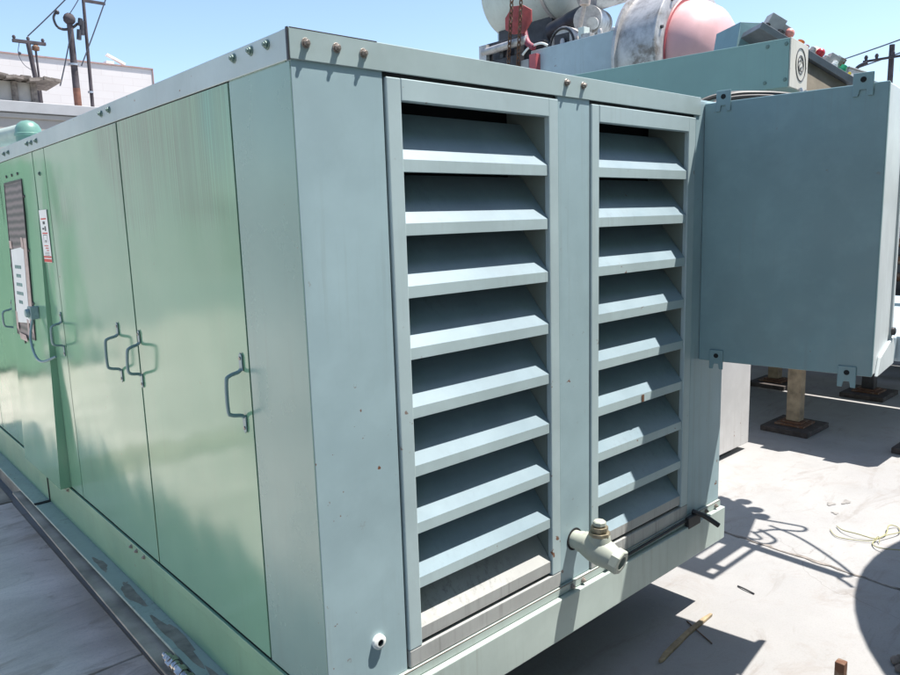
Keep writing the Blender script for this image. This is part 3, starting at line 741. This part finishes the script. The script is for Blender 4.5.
# channel beam running back above the cabinet
bm_ = thing('channel_beam', 'green steel beam with a pale round-marked end plate above the cabinet', 'beam', (3.6, .9, 2.34))
bc = Vector((3.66, .313, 0)); bu = Vector((math.sin(A), -math.cos(A), 0)); bw = Vector((math.cos(A), math.sin(A), 0))
def bq(u, w, z): return bc+bu*u+bw*w+Vector((0, 0, z))
def bbox(b, u0, u1, w0, w1, z0, z1):
    return b.quadbox([bq(u0, w0, z0), bq(u1, w0, z0), bq(u1, w1, z0), bq(u0, w1, z0), bq(u0, w0, z1), bq(u1, w0, z1), bq(u1, w1, z1), bq(u0, w1, z1)])
b = MB(); bbox(b, -3.6, 0, 0, .37, 2.343, 2.634); part(b, 'beam_body', M['beam'], .005, bm_)
b = MB(); bbox(b, .0005, .008, .0, .372, 2.345, 2.636); ep = part(b, 'end_plate', M['beamend'], .003, bm_)
b = MB()
def ellipse(b, ru, rz, r, cwx=.215, cz=2.50):
    pts = [bq(.009, cwx+ru*math.cos(t*PI/16), cz+rz*math.sin(t*PI/16)) for t in range(33)]
    b.tube(pts, r, 5, False)
ellipse(b, .105, .098, .0035); ellipse(b, .060, .055, .003)
for k in range(5):
    a = .5+k*1.25; b.tube([bq(.009, .215+.02*math.cos(a), 2.50+.02*math.sin(a)), bq(.009, .215+.045*math.cos(a+.7), 2.50+.04*math.sin(a+.7)), bq(.009, .215+.05*math.cos(a+1.3), 2.5+.046*math.sin(a+1.3))], .0028, 5)
part(b, 'round_emblem', M['darksteel'], 0, ep)
for u, z in ((-.02, 2.60), (-.02, 2.39), (-.13, 2.60), (-.14, 2.385)):
    part(MB().lathe(bq(u, 0, z), -bw, [(0, .012), (.006, .010)], 8), 'beam_bolt', M['boltgreen'], 0, bm_)
b = MB(); b.box(3.55, 5.8, 2.9, 3.05, 2.20, 2.34); part(b, 'cross_arm', M['beam'], .005, bm_)
# slotted tray hung from the beam behind the cabinet; it throws the slotted shadow on the slab
hk = thing('hose_rack', 'slotted black hose rack and hoses hung behind the cabinet, seen mostly by shadow', 'hose rack', (3.7, .05, 1.2))
TX, TY, TT = .69, -.36, 2.0      # ground point -> point two metres up the sun ray
def up(gx, gy, t=TT): return Vector((gx+.345*t, gy-.245*t, GZ+t))
b = MB(); z = GZ+TT
def tray(gx0, gx1, gy0, gy1): 
    a = up(gx0, gy0); c = up(gx1, gy1); b.box(a.x, c.x, a.y, c.y, z, z+.006)
# slotted plate: bars leave two long slots and two square holes
tray(2.50, 2.56, .10, .42); tray(2.56, 2.62, .10, .13); tray(2.56, 2.62, .17, .42); tray(2.62, 2.68, .10, .42)
tray(2.68, 3.10, .10, .13); tray(2.68, 3.10, .175, .26); tray(2.68, 2.95, .305, .42); tray(2.95, 3.10, .26, .42)
part(b, 'slotted_plate', M['black'], 0, hk)
b = MB(); b.prism([up(3.10, .20), up(3.48, .32), up(3.60, .46), up(3.66, .66), up(3.40, .74), up(3.02, .62), up(2.98, .42), up(3.10, .42)], (0, 0, .03)); part(b, 'pump_tray', M['darksteel'], 0, hk)
b = MB()
for gx, gy in ((3.58, .38), (3.66, .50), (3.6, .62), (3.5, .30), (3.44, .68)):
    b.ball(up(gx, gy), .055, 10, 6)
b.box(*[v for v in (up(3.2, .4).x, up(3.45, .4).x, up(3.2, .42).y, up(3.2, .62).y, z+.03, z+.22)]); part(b, 'pump_body', M['darksteel'], 0, hk)
b = MB(); b.tube([up(3.45, .30), up(3.50, .14), up(3.52, .03), up(3.45, .02), up(3.36, .15), up(3.22, .22)], .012)
b.tube([up(3.30, .22), up(3.22, .08), up(3.12, .10), up(3.12, .2)], .012); b.tube([up(3.24, .24), up(3.18, .15), up(3.14, .18), up(3.14, .24)], .010)
b.tube([up(3.40, .20), up(3.36, .02), up(3.25, -.18), up(3.08, -.40), up(3.00, -.36), up(2.96, -.42), up(2.93, -.46)], .011)
part(b, 'hose', M['black'], 0, hk)
b = MB(); b.obox((up(3.04, .22)+up(3.02, -.38))/2, (up(3.02, -.38)-up(3.04, .22))/2, (.028, 0, 0), (0, 0, .02)); part(b, 'rack_arm', M['darksteel'], .003, hk)
b = MB(); q = up(3.16, .50); b.cyl((q.x, q.y+.02, z), (q.x-.02, q.y+.30, 2.35), .012); b.cyl((q.x+.15, q.y+.05, z), (q.x+.1, q.y+.32, 2.35), .012); part(b, 'hanger_rod', M['steel'], 0, hk)
# black hoses on the cabinet top
for k, (pts, r, lb) in enumerate((
    ([(2.60, .30, 2.10), (2.72, .22, 2.19), (2.86, .10, 2.20), (2.92, -.05, 2.17), (2.80, -.15, 2.10)], .017, 'black hose looping over the cabinet top, thickest of the three'),
    ([(2.50, .25, 2.10), (2.66, .18, 2.17), (2.80, .02, 2.17), (2.80, -.10, 2.12)], .012, 'thin black hose looping lowest over the cabinet top'),
    ([(2.55, .42, 2.10), (2.75, .32, 2.205), (2.95, .18, 2.225), (3.10, .0, 2.18), (3.1, -.1, 2.0)], .013, 'black hose curving highest beneath the beam end'))):
    b = MB(); b.tube(pts, r); o = b.build('hose', M['black'], None, 0, base=pts[0]); tag(o, lb, 'hose', 'hoses over the cabinet top')

# control console with knobs
con = thing('control_console', 'tilted grey control console crowded with coloured knobs above the cabinet', 'console', (4.4, .7, 2.35))
# slab: near edge from (3.72,.42,2.775) down to (5.28,.50,2.585)
sa = Vector((4.325, .80, 2.925)); sb_ = Vector((4.885, .35, 2.520)); su = (sb_-sa).normalized(); sv = Vector((.626, .779, 0)); sn = su.cross(sv).normalized()
if sn.z < 0: sn = -sn
SL = (sb_-sa).length
def sp(a, v, n): return sa+su*a+sv*v+sn*n
b = MB(); b.quadbox([sp(0, 0, -.05), sp(SL, 0, -.05), sp(SL, .42, -.05), sp(0, .42, -.05), sp(0, 0, 0), sp(SL, 0, 0), sp(SL, .42, 0), sp(0, .42, 0)]); part(b, 'console_top', M['panel'], .004, con)
b = MB(); b.prism([sp(.22, .04, -.053), sp(.80, .04, -.053), sp(.80, .04, -.07), (4.52, .47, 2.25), (4.47, .74, 2.25)], sv*.34); part(b, 'console_underside', M['brown'], .003, con)
b = MB(); b.prism([(4.42, 1.05, 2.45), (4.44, 1.05, 2.82), (4.49, 1.05, 3.0), (4.72, .93, 3.0), (4.80, .87, 2.84), (4.80, .87, 2.45)], (.20, .30, 0)); part(b, 'console_cheek', M['cab'], .004, con)  # cheek painted in the shade-dark cabinet colour to look shaded
def knob(a, v, r, h, m, kind='ball', name='knob'):
    a = a*SL/1.61; r *= .72; h *= .72; v = v*.8+.02
    b = MB(); p = sp(a, v, 0)
    if kind == 'ball': b.cyl(p, p+sn*h*.55, r*.45, n=8); b.ball(p+sn*h*.75, r, 12, 8)
    elif kind == 'cap': b.lathe(p, sn, [(0, r*1.1), (h*.35, r*1.1), (h*.4, r*.85), (h*.9, r*.8), (h, r*.5)], 14)
    elif kind == 'box': b.obox(p+sn*h/2, su*r, sv*r*.8, sn*h/2)
    elif kind == 'toggle': b.cyl(p, p+sn*h*.4, r, n=8); b.cyl(p+sn*h*.4, p+sn*h+su*r*.6, r*.35, r*.55, n=8)
    part(b, name, m, .003 if kind == 'box' else 0, con)
knob(.22, .10, .085, .16, M['greypart'], 'box', 'switch_box')
knob(.40, .08, .04, .13, M['greypart'], 'box', 'switch_box')
knob(.33, .04, .045, .05, M['black'], 'cap')
knob(.46, .06, .05, .10, M['knobpink'], 'ball')
knob(.48, .16, .05, .07, M['black'], 'cap')
knob(.66, .04, .045, .07, M['knoborange'], 'cap')
knob(.74, .20, .022, .13, M['black'], 'toggle', 'toggle')
knob(.62, .22, .018, .13, M['steel'], 'toggle', 'toggle')
knob(.76, .03, .03, .055, M['redring'], 'cap'); knob(.76, .12, .035, .06, M['white'], 'cap')
knob(.86, .03, .035, .07, M['greypart'], 'cap')
knob(.98, .03, .045, .075, M['knobred'], 'ball'); knob(.98, .16, .07, .11, M['knobbeige'], 'ball')
knob(1.10, .04, .035, .07, M['greypart'], 'cap'); knob(1.08, .14, .04, .09, M['steel'], 'cap')
knob(1.22, .08, .055, .13, M['greypart'], 'box', 'switch_box'); knob(1.33, .10, .05, .15, M['steel'], 'box', 'switch_box')
knob(1.24, .02, .035, .06, M['white'], 'cap'); knob(1.38, .02, .04, .07, M['knobgreen'], 'cap'); knob(1.50, .02, .02, .04, M['knobyellow'], 'cap')
knob(.90, .24, .03, .10, M['steel'], 'cap'); knob(1.15, .26, .02, .13, M['black'], 'toggle', 'toggle')
knob(.12, .05, .03, .05, M['black'], 'cap')
b = MB(); b.box(4.55, 4.75, .95, 1.15, 1.9, 2.6); b.box(4.55, 5.9, 1.15, 1.4, 1.9, 2.1); part(b, 'console_bracket', M['darksteel'], .004, con)
# grey junction boxes behind the console
for (x0, x1, z0, z1, m, lb) in ((5.95, 6.52, 2.58, 2.80, 'greypart', 'light grey junction box just behind the low end of the console'), (6.56, 6.86, 2.60, 2.74, 'panel', 'darker small junction box right of the light grey one')):
    t = thing('junction_box', lb, 'junction box', ((x0+x1)/2, .95, z0), 'junction boxes behind the console')
    b = MB(); b.box(x0, x1, .8, 1.15, z0, z1-.012); part(b, 'box_body', M[m], .004, t)
    b = MB(); b.box(x0-.01, x1+.01, .79, 1.16, z1-.011, z1); part(b, 'lid', M[m], .003, t)
    b = MB(); b.cyl(((x0+x1)/2, 1.0, .60), ((x0+x1)/2, 1.0, z0-.001), .03); part(b, 'stand_pipe', M['darksteel'], 0, t)

# chalky box on the slab right of the housing
t = thing('metal_box', 'chalky grey steel box standing on the slab right behind the green housing', 'metal box', (4.3, 1.3, GZ))
b = MB(); b.box(3.75, 4.80, 1.02, 1.75, GZ+.055, .75); part(b, 'box_body', M['box'], .006, t)
b = MB(); b.box(4.0, 4.62, 1.08, 1.68, GZ+.001, GZ+.054); part(b, 'box_foot', M['darksteel'], .004, t)
b = MB(); b.box(3.74, 4.81, 1.01, 1.76, .751, .775); part(b, 'lid', M['rust'], .003, t)

# ------------------------------------------------------------------ small things on the slab
b = MB()
pts = [(1.60, -.105), (1.66, -.090), (1.74, -.080), (1.82, -.074), (1.92, -.066), (2.05, -.064), (2.12, -.070), (2.125, -.082), (2.0, -.088), (1.88, -.092), (1.76, -.106), (1.68, -.112), (1.62, -.120), (1.60, -.116)]
b.prism([(x+.03, y, GZ+.002) for x, y in pts], (0, 0, .014))
tag(b.build('wood_sliver', M['wood'], None, .002, base=(1.8, -.09, GZ)), 'splintered pale wood strip lying across the shadow edge on the concrete', 'wood')
def stick(p, q, lb, m='darksteel', r=.004):
    b = MB(); b.tube([(p[0], p[1], GZ+r+.001), ((p[0]+q[0])/2, (p[1]+q[1])/2+.01, GZ+r+.004), (q[0], q[1], GZ+r+.001)], r, 6)
    tag(b.build('thin_stick', M[m], None, 0, base=(*p, GZ)), lb, 'stick')
stick((2.52, -.03), (2.50, -.13), 'short dark stick alone on the bright concrete')
stick((2.02, -.02), (1.93, -.20), 'dark wire bit lying across the pale wood strip', 'rust', .003)
b = MB(); rp = [(3.66, -.11), (3.60, -.17), (3.58, -.26), (3.63, -.34), (3.72, -.37), (3.84, -.35), (3.90, -.38), (3.80, -.42), (3.66, -.38), (3.56, -.35), (3.49, -.40), (3.50, -.48), (3.60, -.52), (3.72, -.50)]
b.tube([(x, y, GZ+.008+.01*((i*7) % 3)) for i, (x, y) in enumerate(rp)], .0032, 6)
b.tube([(3.58, -.10, GZ+.008), (3.50, -.18, GZ+.008), (3.56, -.33, GZ+.012), (3.62, -.36, GZ+.03), (3.58, -.38, GZ+.012)], .0025, 6)
tag(b.build('rope', M['rope'], None, 0, base=(3.6, -.3, GZ)), 'thin yellow rope tangled on the bright concrete near the right edge', 'rope')
st = thing('steel_stub', 'rusty square steel stub sticking up at the bottom edge', 'stub', (1.81, -.80, GZ))
b = MB(); b.box(1.775, 1.812, -.820, -.785, GZ, -.135); part(b, 'tube', M['rust'], .003, st)
b = MB(); b.box(1.78, 1.845, -.835, -.77, GZ+.0, GZ+.008); part(b, 'foot_plate', M['rust'], .002, st)
b = MB()
for k in range(9):
    a = k*.8; b.ball((2.36+.05*math.cos(a*1.7), -.86+.03*math.sin(a*2.1), GZ+.012), .018+.006*math.sin(a), 7, 5, (1.4, .9, .6))
o = b.build('debris', M['roofing'], None, 0, base=(2.36, -.86, GZ)); tag(o, 'small clump of dark debris in the shadow at lower right', 'debris')
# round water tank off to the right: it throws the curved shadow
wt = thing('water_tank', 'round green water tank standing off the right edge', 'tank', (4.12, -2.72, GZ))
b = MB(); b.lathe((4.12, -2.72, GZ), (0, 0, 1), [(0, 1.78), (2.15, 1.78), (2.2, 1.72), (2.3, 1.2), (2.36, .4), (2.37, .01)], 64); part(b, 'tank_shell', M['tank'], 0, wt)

# ------------------------------------------------------------------ background
bd = thing('low_building', 'low beige stucco building with grey parapet cap behind the housing', 'building', (3, 15, GZ))
b = MB(); b.box(-2.5, 9.5, 14, 20, GZ, 3.80); part(b, 'wall', M['stucco'], .01, bd)
b = MB(); b.box(-2.6, 9.6, 13.93, 20.05, 3.801, 4.0); part(b, 'parapet_cap', M['cap'], .01, bd)
b = MB(); b.box(-2.55, 9.55, 13.96, 13.999, 3.70, 3.79); part(b, 'cap_shadow_board', M['stucco'], .01, bd)
ht = thing('rooftop_hut', 'small plaster hut with ragged overhanging roof on the low building', 'hut', (1.5, 15, 4.0))
b = MB(); b.box(-.8, 2.92, 14.35, 16, 4.0, 4.42); part(b, 'wall', M['hut'], .01, ht)
b = MB(); b.box(2.5, 2.60, 14.30, 14.349, 4.0, 4.42); b.box(2.82, 2.93, 14.30, 14.349, 4.0, 4.42); part(b, 'corner_board', M['roofing'], .005, ht)
b = MB()
for k in range(34):
    x = -1+k*.128; b.obox((x, 14.6+random.uniform(-.03, .03), 4.46+random.uniform(-.012, .015)), (.085, 0, random.uniform(-.02, .02)), (0, .55, random.uniform(-.02, .02)), (0, 0, .02+.012*random.random()))
part(b, 'ragged_roof', M['roofing'], 0, ht)
b = MB(); b.box(1.99, 2.06, 14.31, 14.349, 4.12, 4.18); part(b, 'vent', M['dark'], 0, ht)
bb = thing('block_building', 'tall white painted block building with faded red coping in the distance', 'building', (0, 34, GZ))
b = MB(); b.box(-14, 11.22, 30, 42, GZ, 8.13); part(b, 'wall', M['brick'], .0, bb)
b = MB(); b.box(-14.1, 11.26, 29.95, 42.1, 8.131, 8.18); b.box(11.225, 11.26, 29.96, 42, GZ, 8.13); part(b, 'coping', M['redcap'], 0, bb)
b = MB(); b.box(9.6, 9.9, 30.5, 30.9, 8.181, 8.40); b.obox((10.0, 30.6, 8.50), (.35, 0, -.16), (0, .1, 0), (.02, 0, .04)); part(b, 'roof_vent', M['white'], 0, bb)
def pole(name, base, top, r, lb, arms, low=None):
    t = thing(name, lb, 'utility pole', base, 'utility poles')
    b = MB(); base, top = Vector(base), Vector(top)
    m_ = base+(top-base)*(low or 0)
    b.cyl(m_, top, r*1.05, r*.85, 12); part(b, 'shaft', M['timber'], 0, t)
    if low: b = MB(); b.cyl(base, m_-Vector((0, 0, .002)), r*1.1, r*1.08, 12); part(b, 'pole_foot', M['polerust'], 0, t)
    for (nm, mm, fn) in arms:
        b = MB(); fn(b); part(b, nm, M[mm], 0, t)
def arm1(b):
    b.box(3.90, 4.66, 19.95, 20.06, 6.38, 6.45)
    for x in (3.94, 4.26, 4.60): b.lathe((x, 20, 6.45), (0, 0, 1), [(0, .025), (.05, .045), (.09, .03), (.10, .01)], 8)
def br1(b): b.tube([(4.05, 20, 6.38), (4.0, 20, 6.1), (4.1, 20, 5.85), (4.32, 20, 5.7)], .008, 5); b.ball((4.03, 20, 6.12), .04, 8, 6)
pole('utility_pole', (4.95, 20.3, GZ), (4.25, 20, 6.40), .065, 'leaning dark pole with a crossarm above the rooftop hut', [('crossarm', 'timber', arm1), ('drop_wire', 'wire', br1)])
def cap2(b): b.lathe((4.415, 20, 6.22), (0, 0, 1), [(0, .04), (.02, .09), (.10, .09), (.14, .05), (.15, .01)], 10)
pole('utility_pole', (4.50, 20.2, GZ), (4.41, 20, 6.24), .03, 'short thin pole with a knobbed top beside the leaning pole', [('insulator_cap', 'rust', cap2)])
def top3(b):
    b.lathe((5.30, 20, 7.02), (0, 0, 1), [(0, .10), (.05, .14), (.14, .15), (.22, .11), (.26, .05)], 12)
def can3(b):
    for (x, z, h) in ((5.55, 6.75, .36), (5.46, 6.62, .25), (5.52, 6.98, .18)): b.cyl((x, 19.9, z), (x+.03, 19.9, z+h), .06, n=10)
    b.tube([(5.0, 20, 6.88), (5.15, 20, 6.85), (5.35, 20, 6.92), (5.5, 20, 7.05)], .035, 6)
    b.tube([(4.98, 20, 7.25), (4.92, 20, 7.1), (4.97, 20, 6.92), (5.08, 20, 6.86)], .03, 6); b.ball((5.02, 20, 7.26), .06, 8, 6)
def band3(b): b.lathe((5.29, 20, 5.95), (0, 0, 1), [(0, .14), (.05, .14)], 12)
pole('utility_pole', (5.28, 20.0, GZ), (5.30, 20, 7.05), .085, 'stout pole with reddish foot and clustered insulators', [('pole_cap', 'timber', top3), ('insulator', 'darksteel', can3), ('band', 'steel', band3)], .775)
def arm4(b): b.box(5.70, 6.25, 19.97, 20.03, 7.63, 7.70)
def band4(b): b.lathe((5.645, 20, 5.28), (0, 0, 1), [(0, .07), (.05, .07)], 10)
pole('utility_pole', (5.58, 20, GZ), (5.71, 20, 8.3), .045, 'tall slender pole with small side arm right of the stout pole', [('side_arm', 'timber', arm4), ('band', 'steel', band4)], .60)
def wire(p, q, sag, r, lb):
    p, q = Vector(p), Vector(q); pts = [p.lerp(q, k/12)-Vector((0, 0, sag*4*(k/12)*(1-k/12))) for k in range(13)]
    b = MB(); b.tube(pts, r, 5, False); tag(b.build('overhead_wire', M['wire'], None, 0, base=p), lb, 'wire', 'overhead wires')
wire((4.26, 20, 6.56), (5.6, 19.8, 8.0), .02, .017, 'overhead wire rising right from the leaning pole crossarm')
wire((4.9, 20, 5.4), (5.3, 19.9, 6.85), .03, .017, 'thin wire rising from the hut roof to the stout pole')
wire((5.45, 19.9, 5.95), (6.35, 19.9, 8.0), .02, .017, 'guy wire sloping up across the tall slender pole')
wire((5.3, 19.9, 7.25), (5.75, 19.9, 8.0), .03, .012, 'short wire leaving the top of the stout pole')
# right distant pole and wires
def ins5(b):
    b.box(16.03, 16.09, 3.35, 4.2, 4.56, 4.60)
    for yy in (3.4, 3.65, 3.95, 4.15): b.lathe((16.06, yy, 4.60), (0, 0, 1), [(0, .025), (.06, .04), (.1, .02)], 8)
def coil5(b): b.tube([(16.0, 4.1, 4.55), (15.98, 4.3, 4.45), (16, 4.3, 4.2), (16, 4.12, 4.1), (16.05, 4.05, 4.25)], .035, 6)
pole('utility_pole', (16.2, 3.72, GZ), (16.2, 3.72, 4.85), .06, 'distant pole with insulators at the far right edge', [('crossarm', 'timber', ins5), ('cable_coil', 'darksteel', coil5)])
wire((16.3, 3.4, 4.98), (26, 13.5, 6.0), .15, .016, 'upper thin wire crossing the pale sky at right')
wire((16.3, 3.5, 4.70), (26, 13.9, 5.3), .12, .016, 'lower thin wire crossing the pale sky at right')
rb = thing('distant_shed', 'pale shed roof far off at the right edge', 'shed', (24, 4, GZ))
b = MB(); b.box(22, 28, 1.0, 5.2, GZ, 5.2); part(b, 'wall', M['stucco'], .0, rb)
b = MB(); b.box(21.9, 28.1, .9, 5.3, 5.201, 5.35); part(b, 'roof', M['cap'], .0, rb)
# neighbours on the camera's left, mirrored in the glossy doors
ctn = thing('storage_container', 'dark green ribbed storage container out of frame on the left', 'container', (-.9, 11.2, GZ))
b = MB(); b.box(-2.0, .2, 10, 12.4, GZ+.1, 2.6)
for k in range(7): b.box(-1.95+k*.31, -1.80+k*.31, 9.96, 10, GZ+.2, 2.5)
part(b, 'container_wall', M['sidebase'], .01, ctn)
b = MB()
for x in (-1.98, .03): b.box(x, x+.15, 10.05, 12.3, GZ, GZ+.099)
part(b, 'corner_casting', M['rust'], 0, ctn)
yw = thing('yard_wall', 'long beige yard wall out of frame on the left', 'wall', (-14, 15, GZ))
b = MB(); b.box(-14.3, -14, -10, 32, GZ, 2.6); part(b, 'wall', M['stucco'], .01, yw)
b = MB(); b.box(-14.35, -13.95, -10, 32, 2.601, 2.7); part(b, 'coping', M['cap'], .01, yw)

fw = thing('sky_block_wall', 'tall dark green ribbed wall, added unseen behind the camera to block sky light', 'building', (0, -9, GZ))  # added wall, blocks low sky to keep the louvers dark
b = MB(); b.box(-3.2, 8, -9, -6.2, GZ, 8.2)
for k in range(32): b.box(-3.15+k*.35, -3.03+k*.35, -6.2, -6.14, GZ, 8.1)
part(b, 'cladding', M['sidebase'], 0, fw)
b = MB(); b.box(-3.3, 8.1, -9.1, -6.1, 8.201, 8.35); part(b, 'roof_edge', M['cap'], 0, fw)

cn = thing('sky_block_canopy', 'low corrugated canopy on posts, added unseen behind the camera to cut sky and bounce light', 'canopy', (1, -4, GZ))  # added canopy, cuts sky and ground bounce reaching the louvred front
b = MB(); b.box(-2.4, 5.2, -6.1, -2.35, 2.70, 2.76); b.box(-.9, 2.1, -2.35, -.85, 2.70, 2.76)
for k in range(38): b.box(-2.35+k*.2, -2.27+k*.2, -6.1, -2.35, 2.665, 2.70)
part(b, 'canopy_roof', M['sidebase'], 0, cn)
for x in (-2.3, 1.2, 5.0):
    b = MB(); b.box(x, x+.1, -5.9, -5.8, GZ, 2.66); part(b, 'canopy_post', M['darksteel'], .004, cn)

# ------------------------------------------------------------------ light, sky, camera
sd = Vector((.345, -.245, 1)).normalized()
w = bpy.data.worlds.new('World'); S.world = w; w.use_nodes = True; nt = w.node_tree
sky = nt.nodes.new('ShaderNodeTexSky'); sky.sky_type = 'NISHITA'; sky.sun_disc = False
sky.sun_elevation = math.asin(sd.z); sky.sun_rotation = math.atan2(sd.x, sd.y)
sky.air_density = 1.0; sky.dust_density = .8; sky.ozone_density = 2.0
bg = nt.nodes['Background']; nt.links.new(sky.outputs[0], bg.inputs['Color']); bg.inputs['Strength'].default_value = .11
sun = bpy.data.lights.new('sun', 'SUN'); sun.energy = 4.8; sun.angle = math.radians(.53); sun.color = (1, .955, .89)
so = bpy.data.objects.new('sun', sun); COL.objects.link(so); so.rotation_euler = sd.to_track_quat('Z', 'Y').to_euler(); so.location = (3, -2, 12)

f, pitch, roll, yaw = 729.3441, .16, -.0303, .7311
F = Vector((math.sin(yaw)*math.cos(pitch), math.cos(yaw)*math.cos(pitch), -math.sin(pitch)))
R0 = Vector((math.cos(yaw), -math.sin(yaw), 0)); U0 = R0.cross(F)
R2 = math.cos(roll)*R0+math.sin(roll)*U0; U2 = -math.sin(roll)*R0+math.cos(roll)*U0
cam = bpy.data.cameras.new('camera'); co = bpy.data.objects.new('camera', cam); COL.objects.link(co)
cam.sensor_width = 36; cam.lens = f/900*36; cam.clip_end = 1500; cam.clip_start = .05
co.matrix_world = Matrix(((R2.x, U2.x, -F.x, -1.0326), (R2.y, U2.y, -F.y, -1.7394), (R2.z, U2.z, -F.z, 1.6+ZO), (0, 0, 0, 1)))
S.camera = co
for o in bpy.data.objects:
    if '_w' in o: del o['_w']
S.render.engine = 'CYCLES'
S.view_settings.view_transform = 'Standard'; S.view_settings.look = 'None'
S.view_settings.gamma = 1; S.view_settings.use_curve_mapping = False
S.view_settings.exposure = 1.12
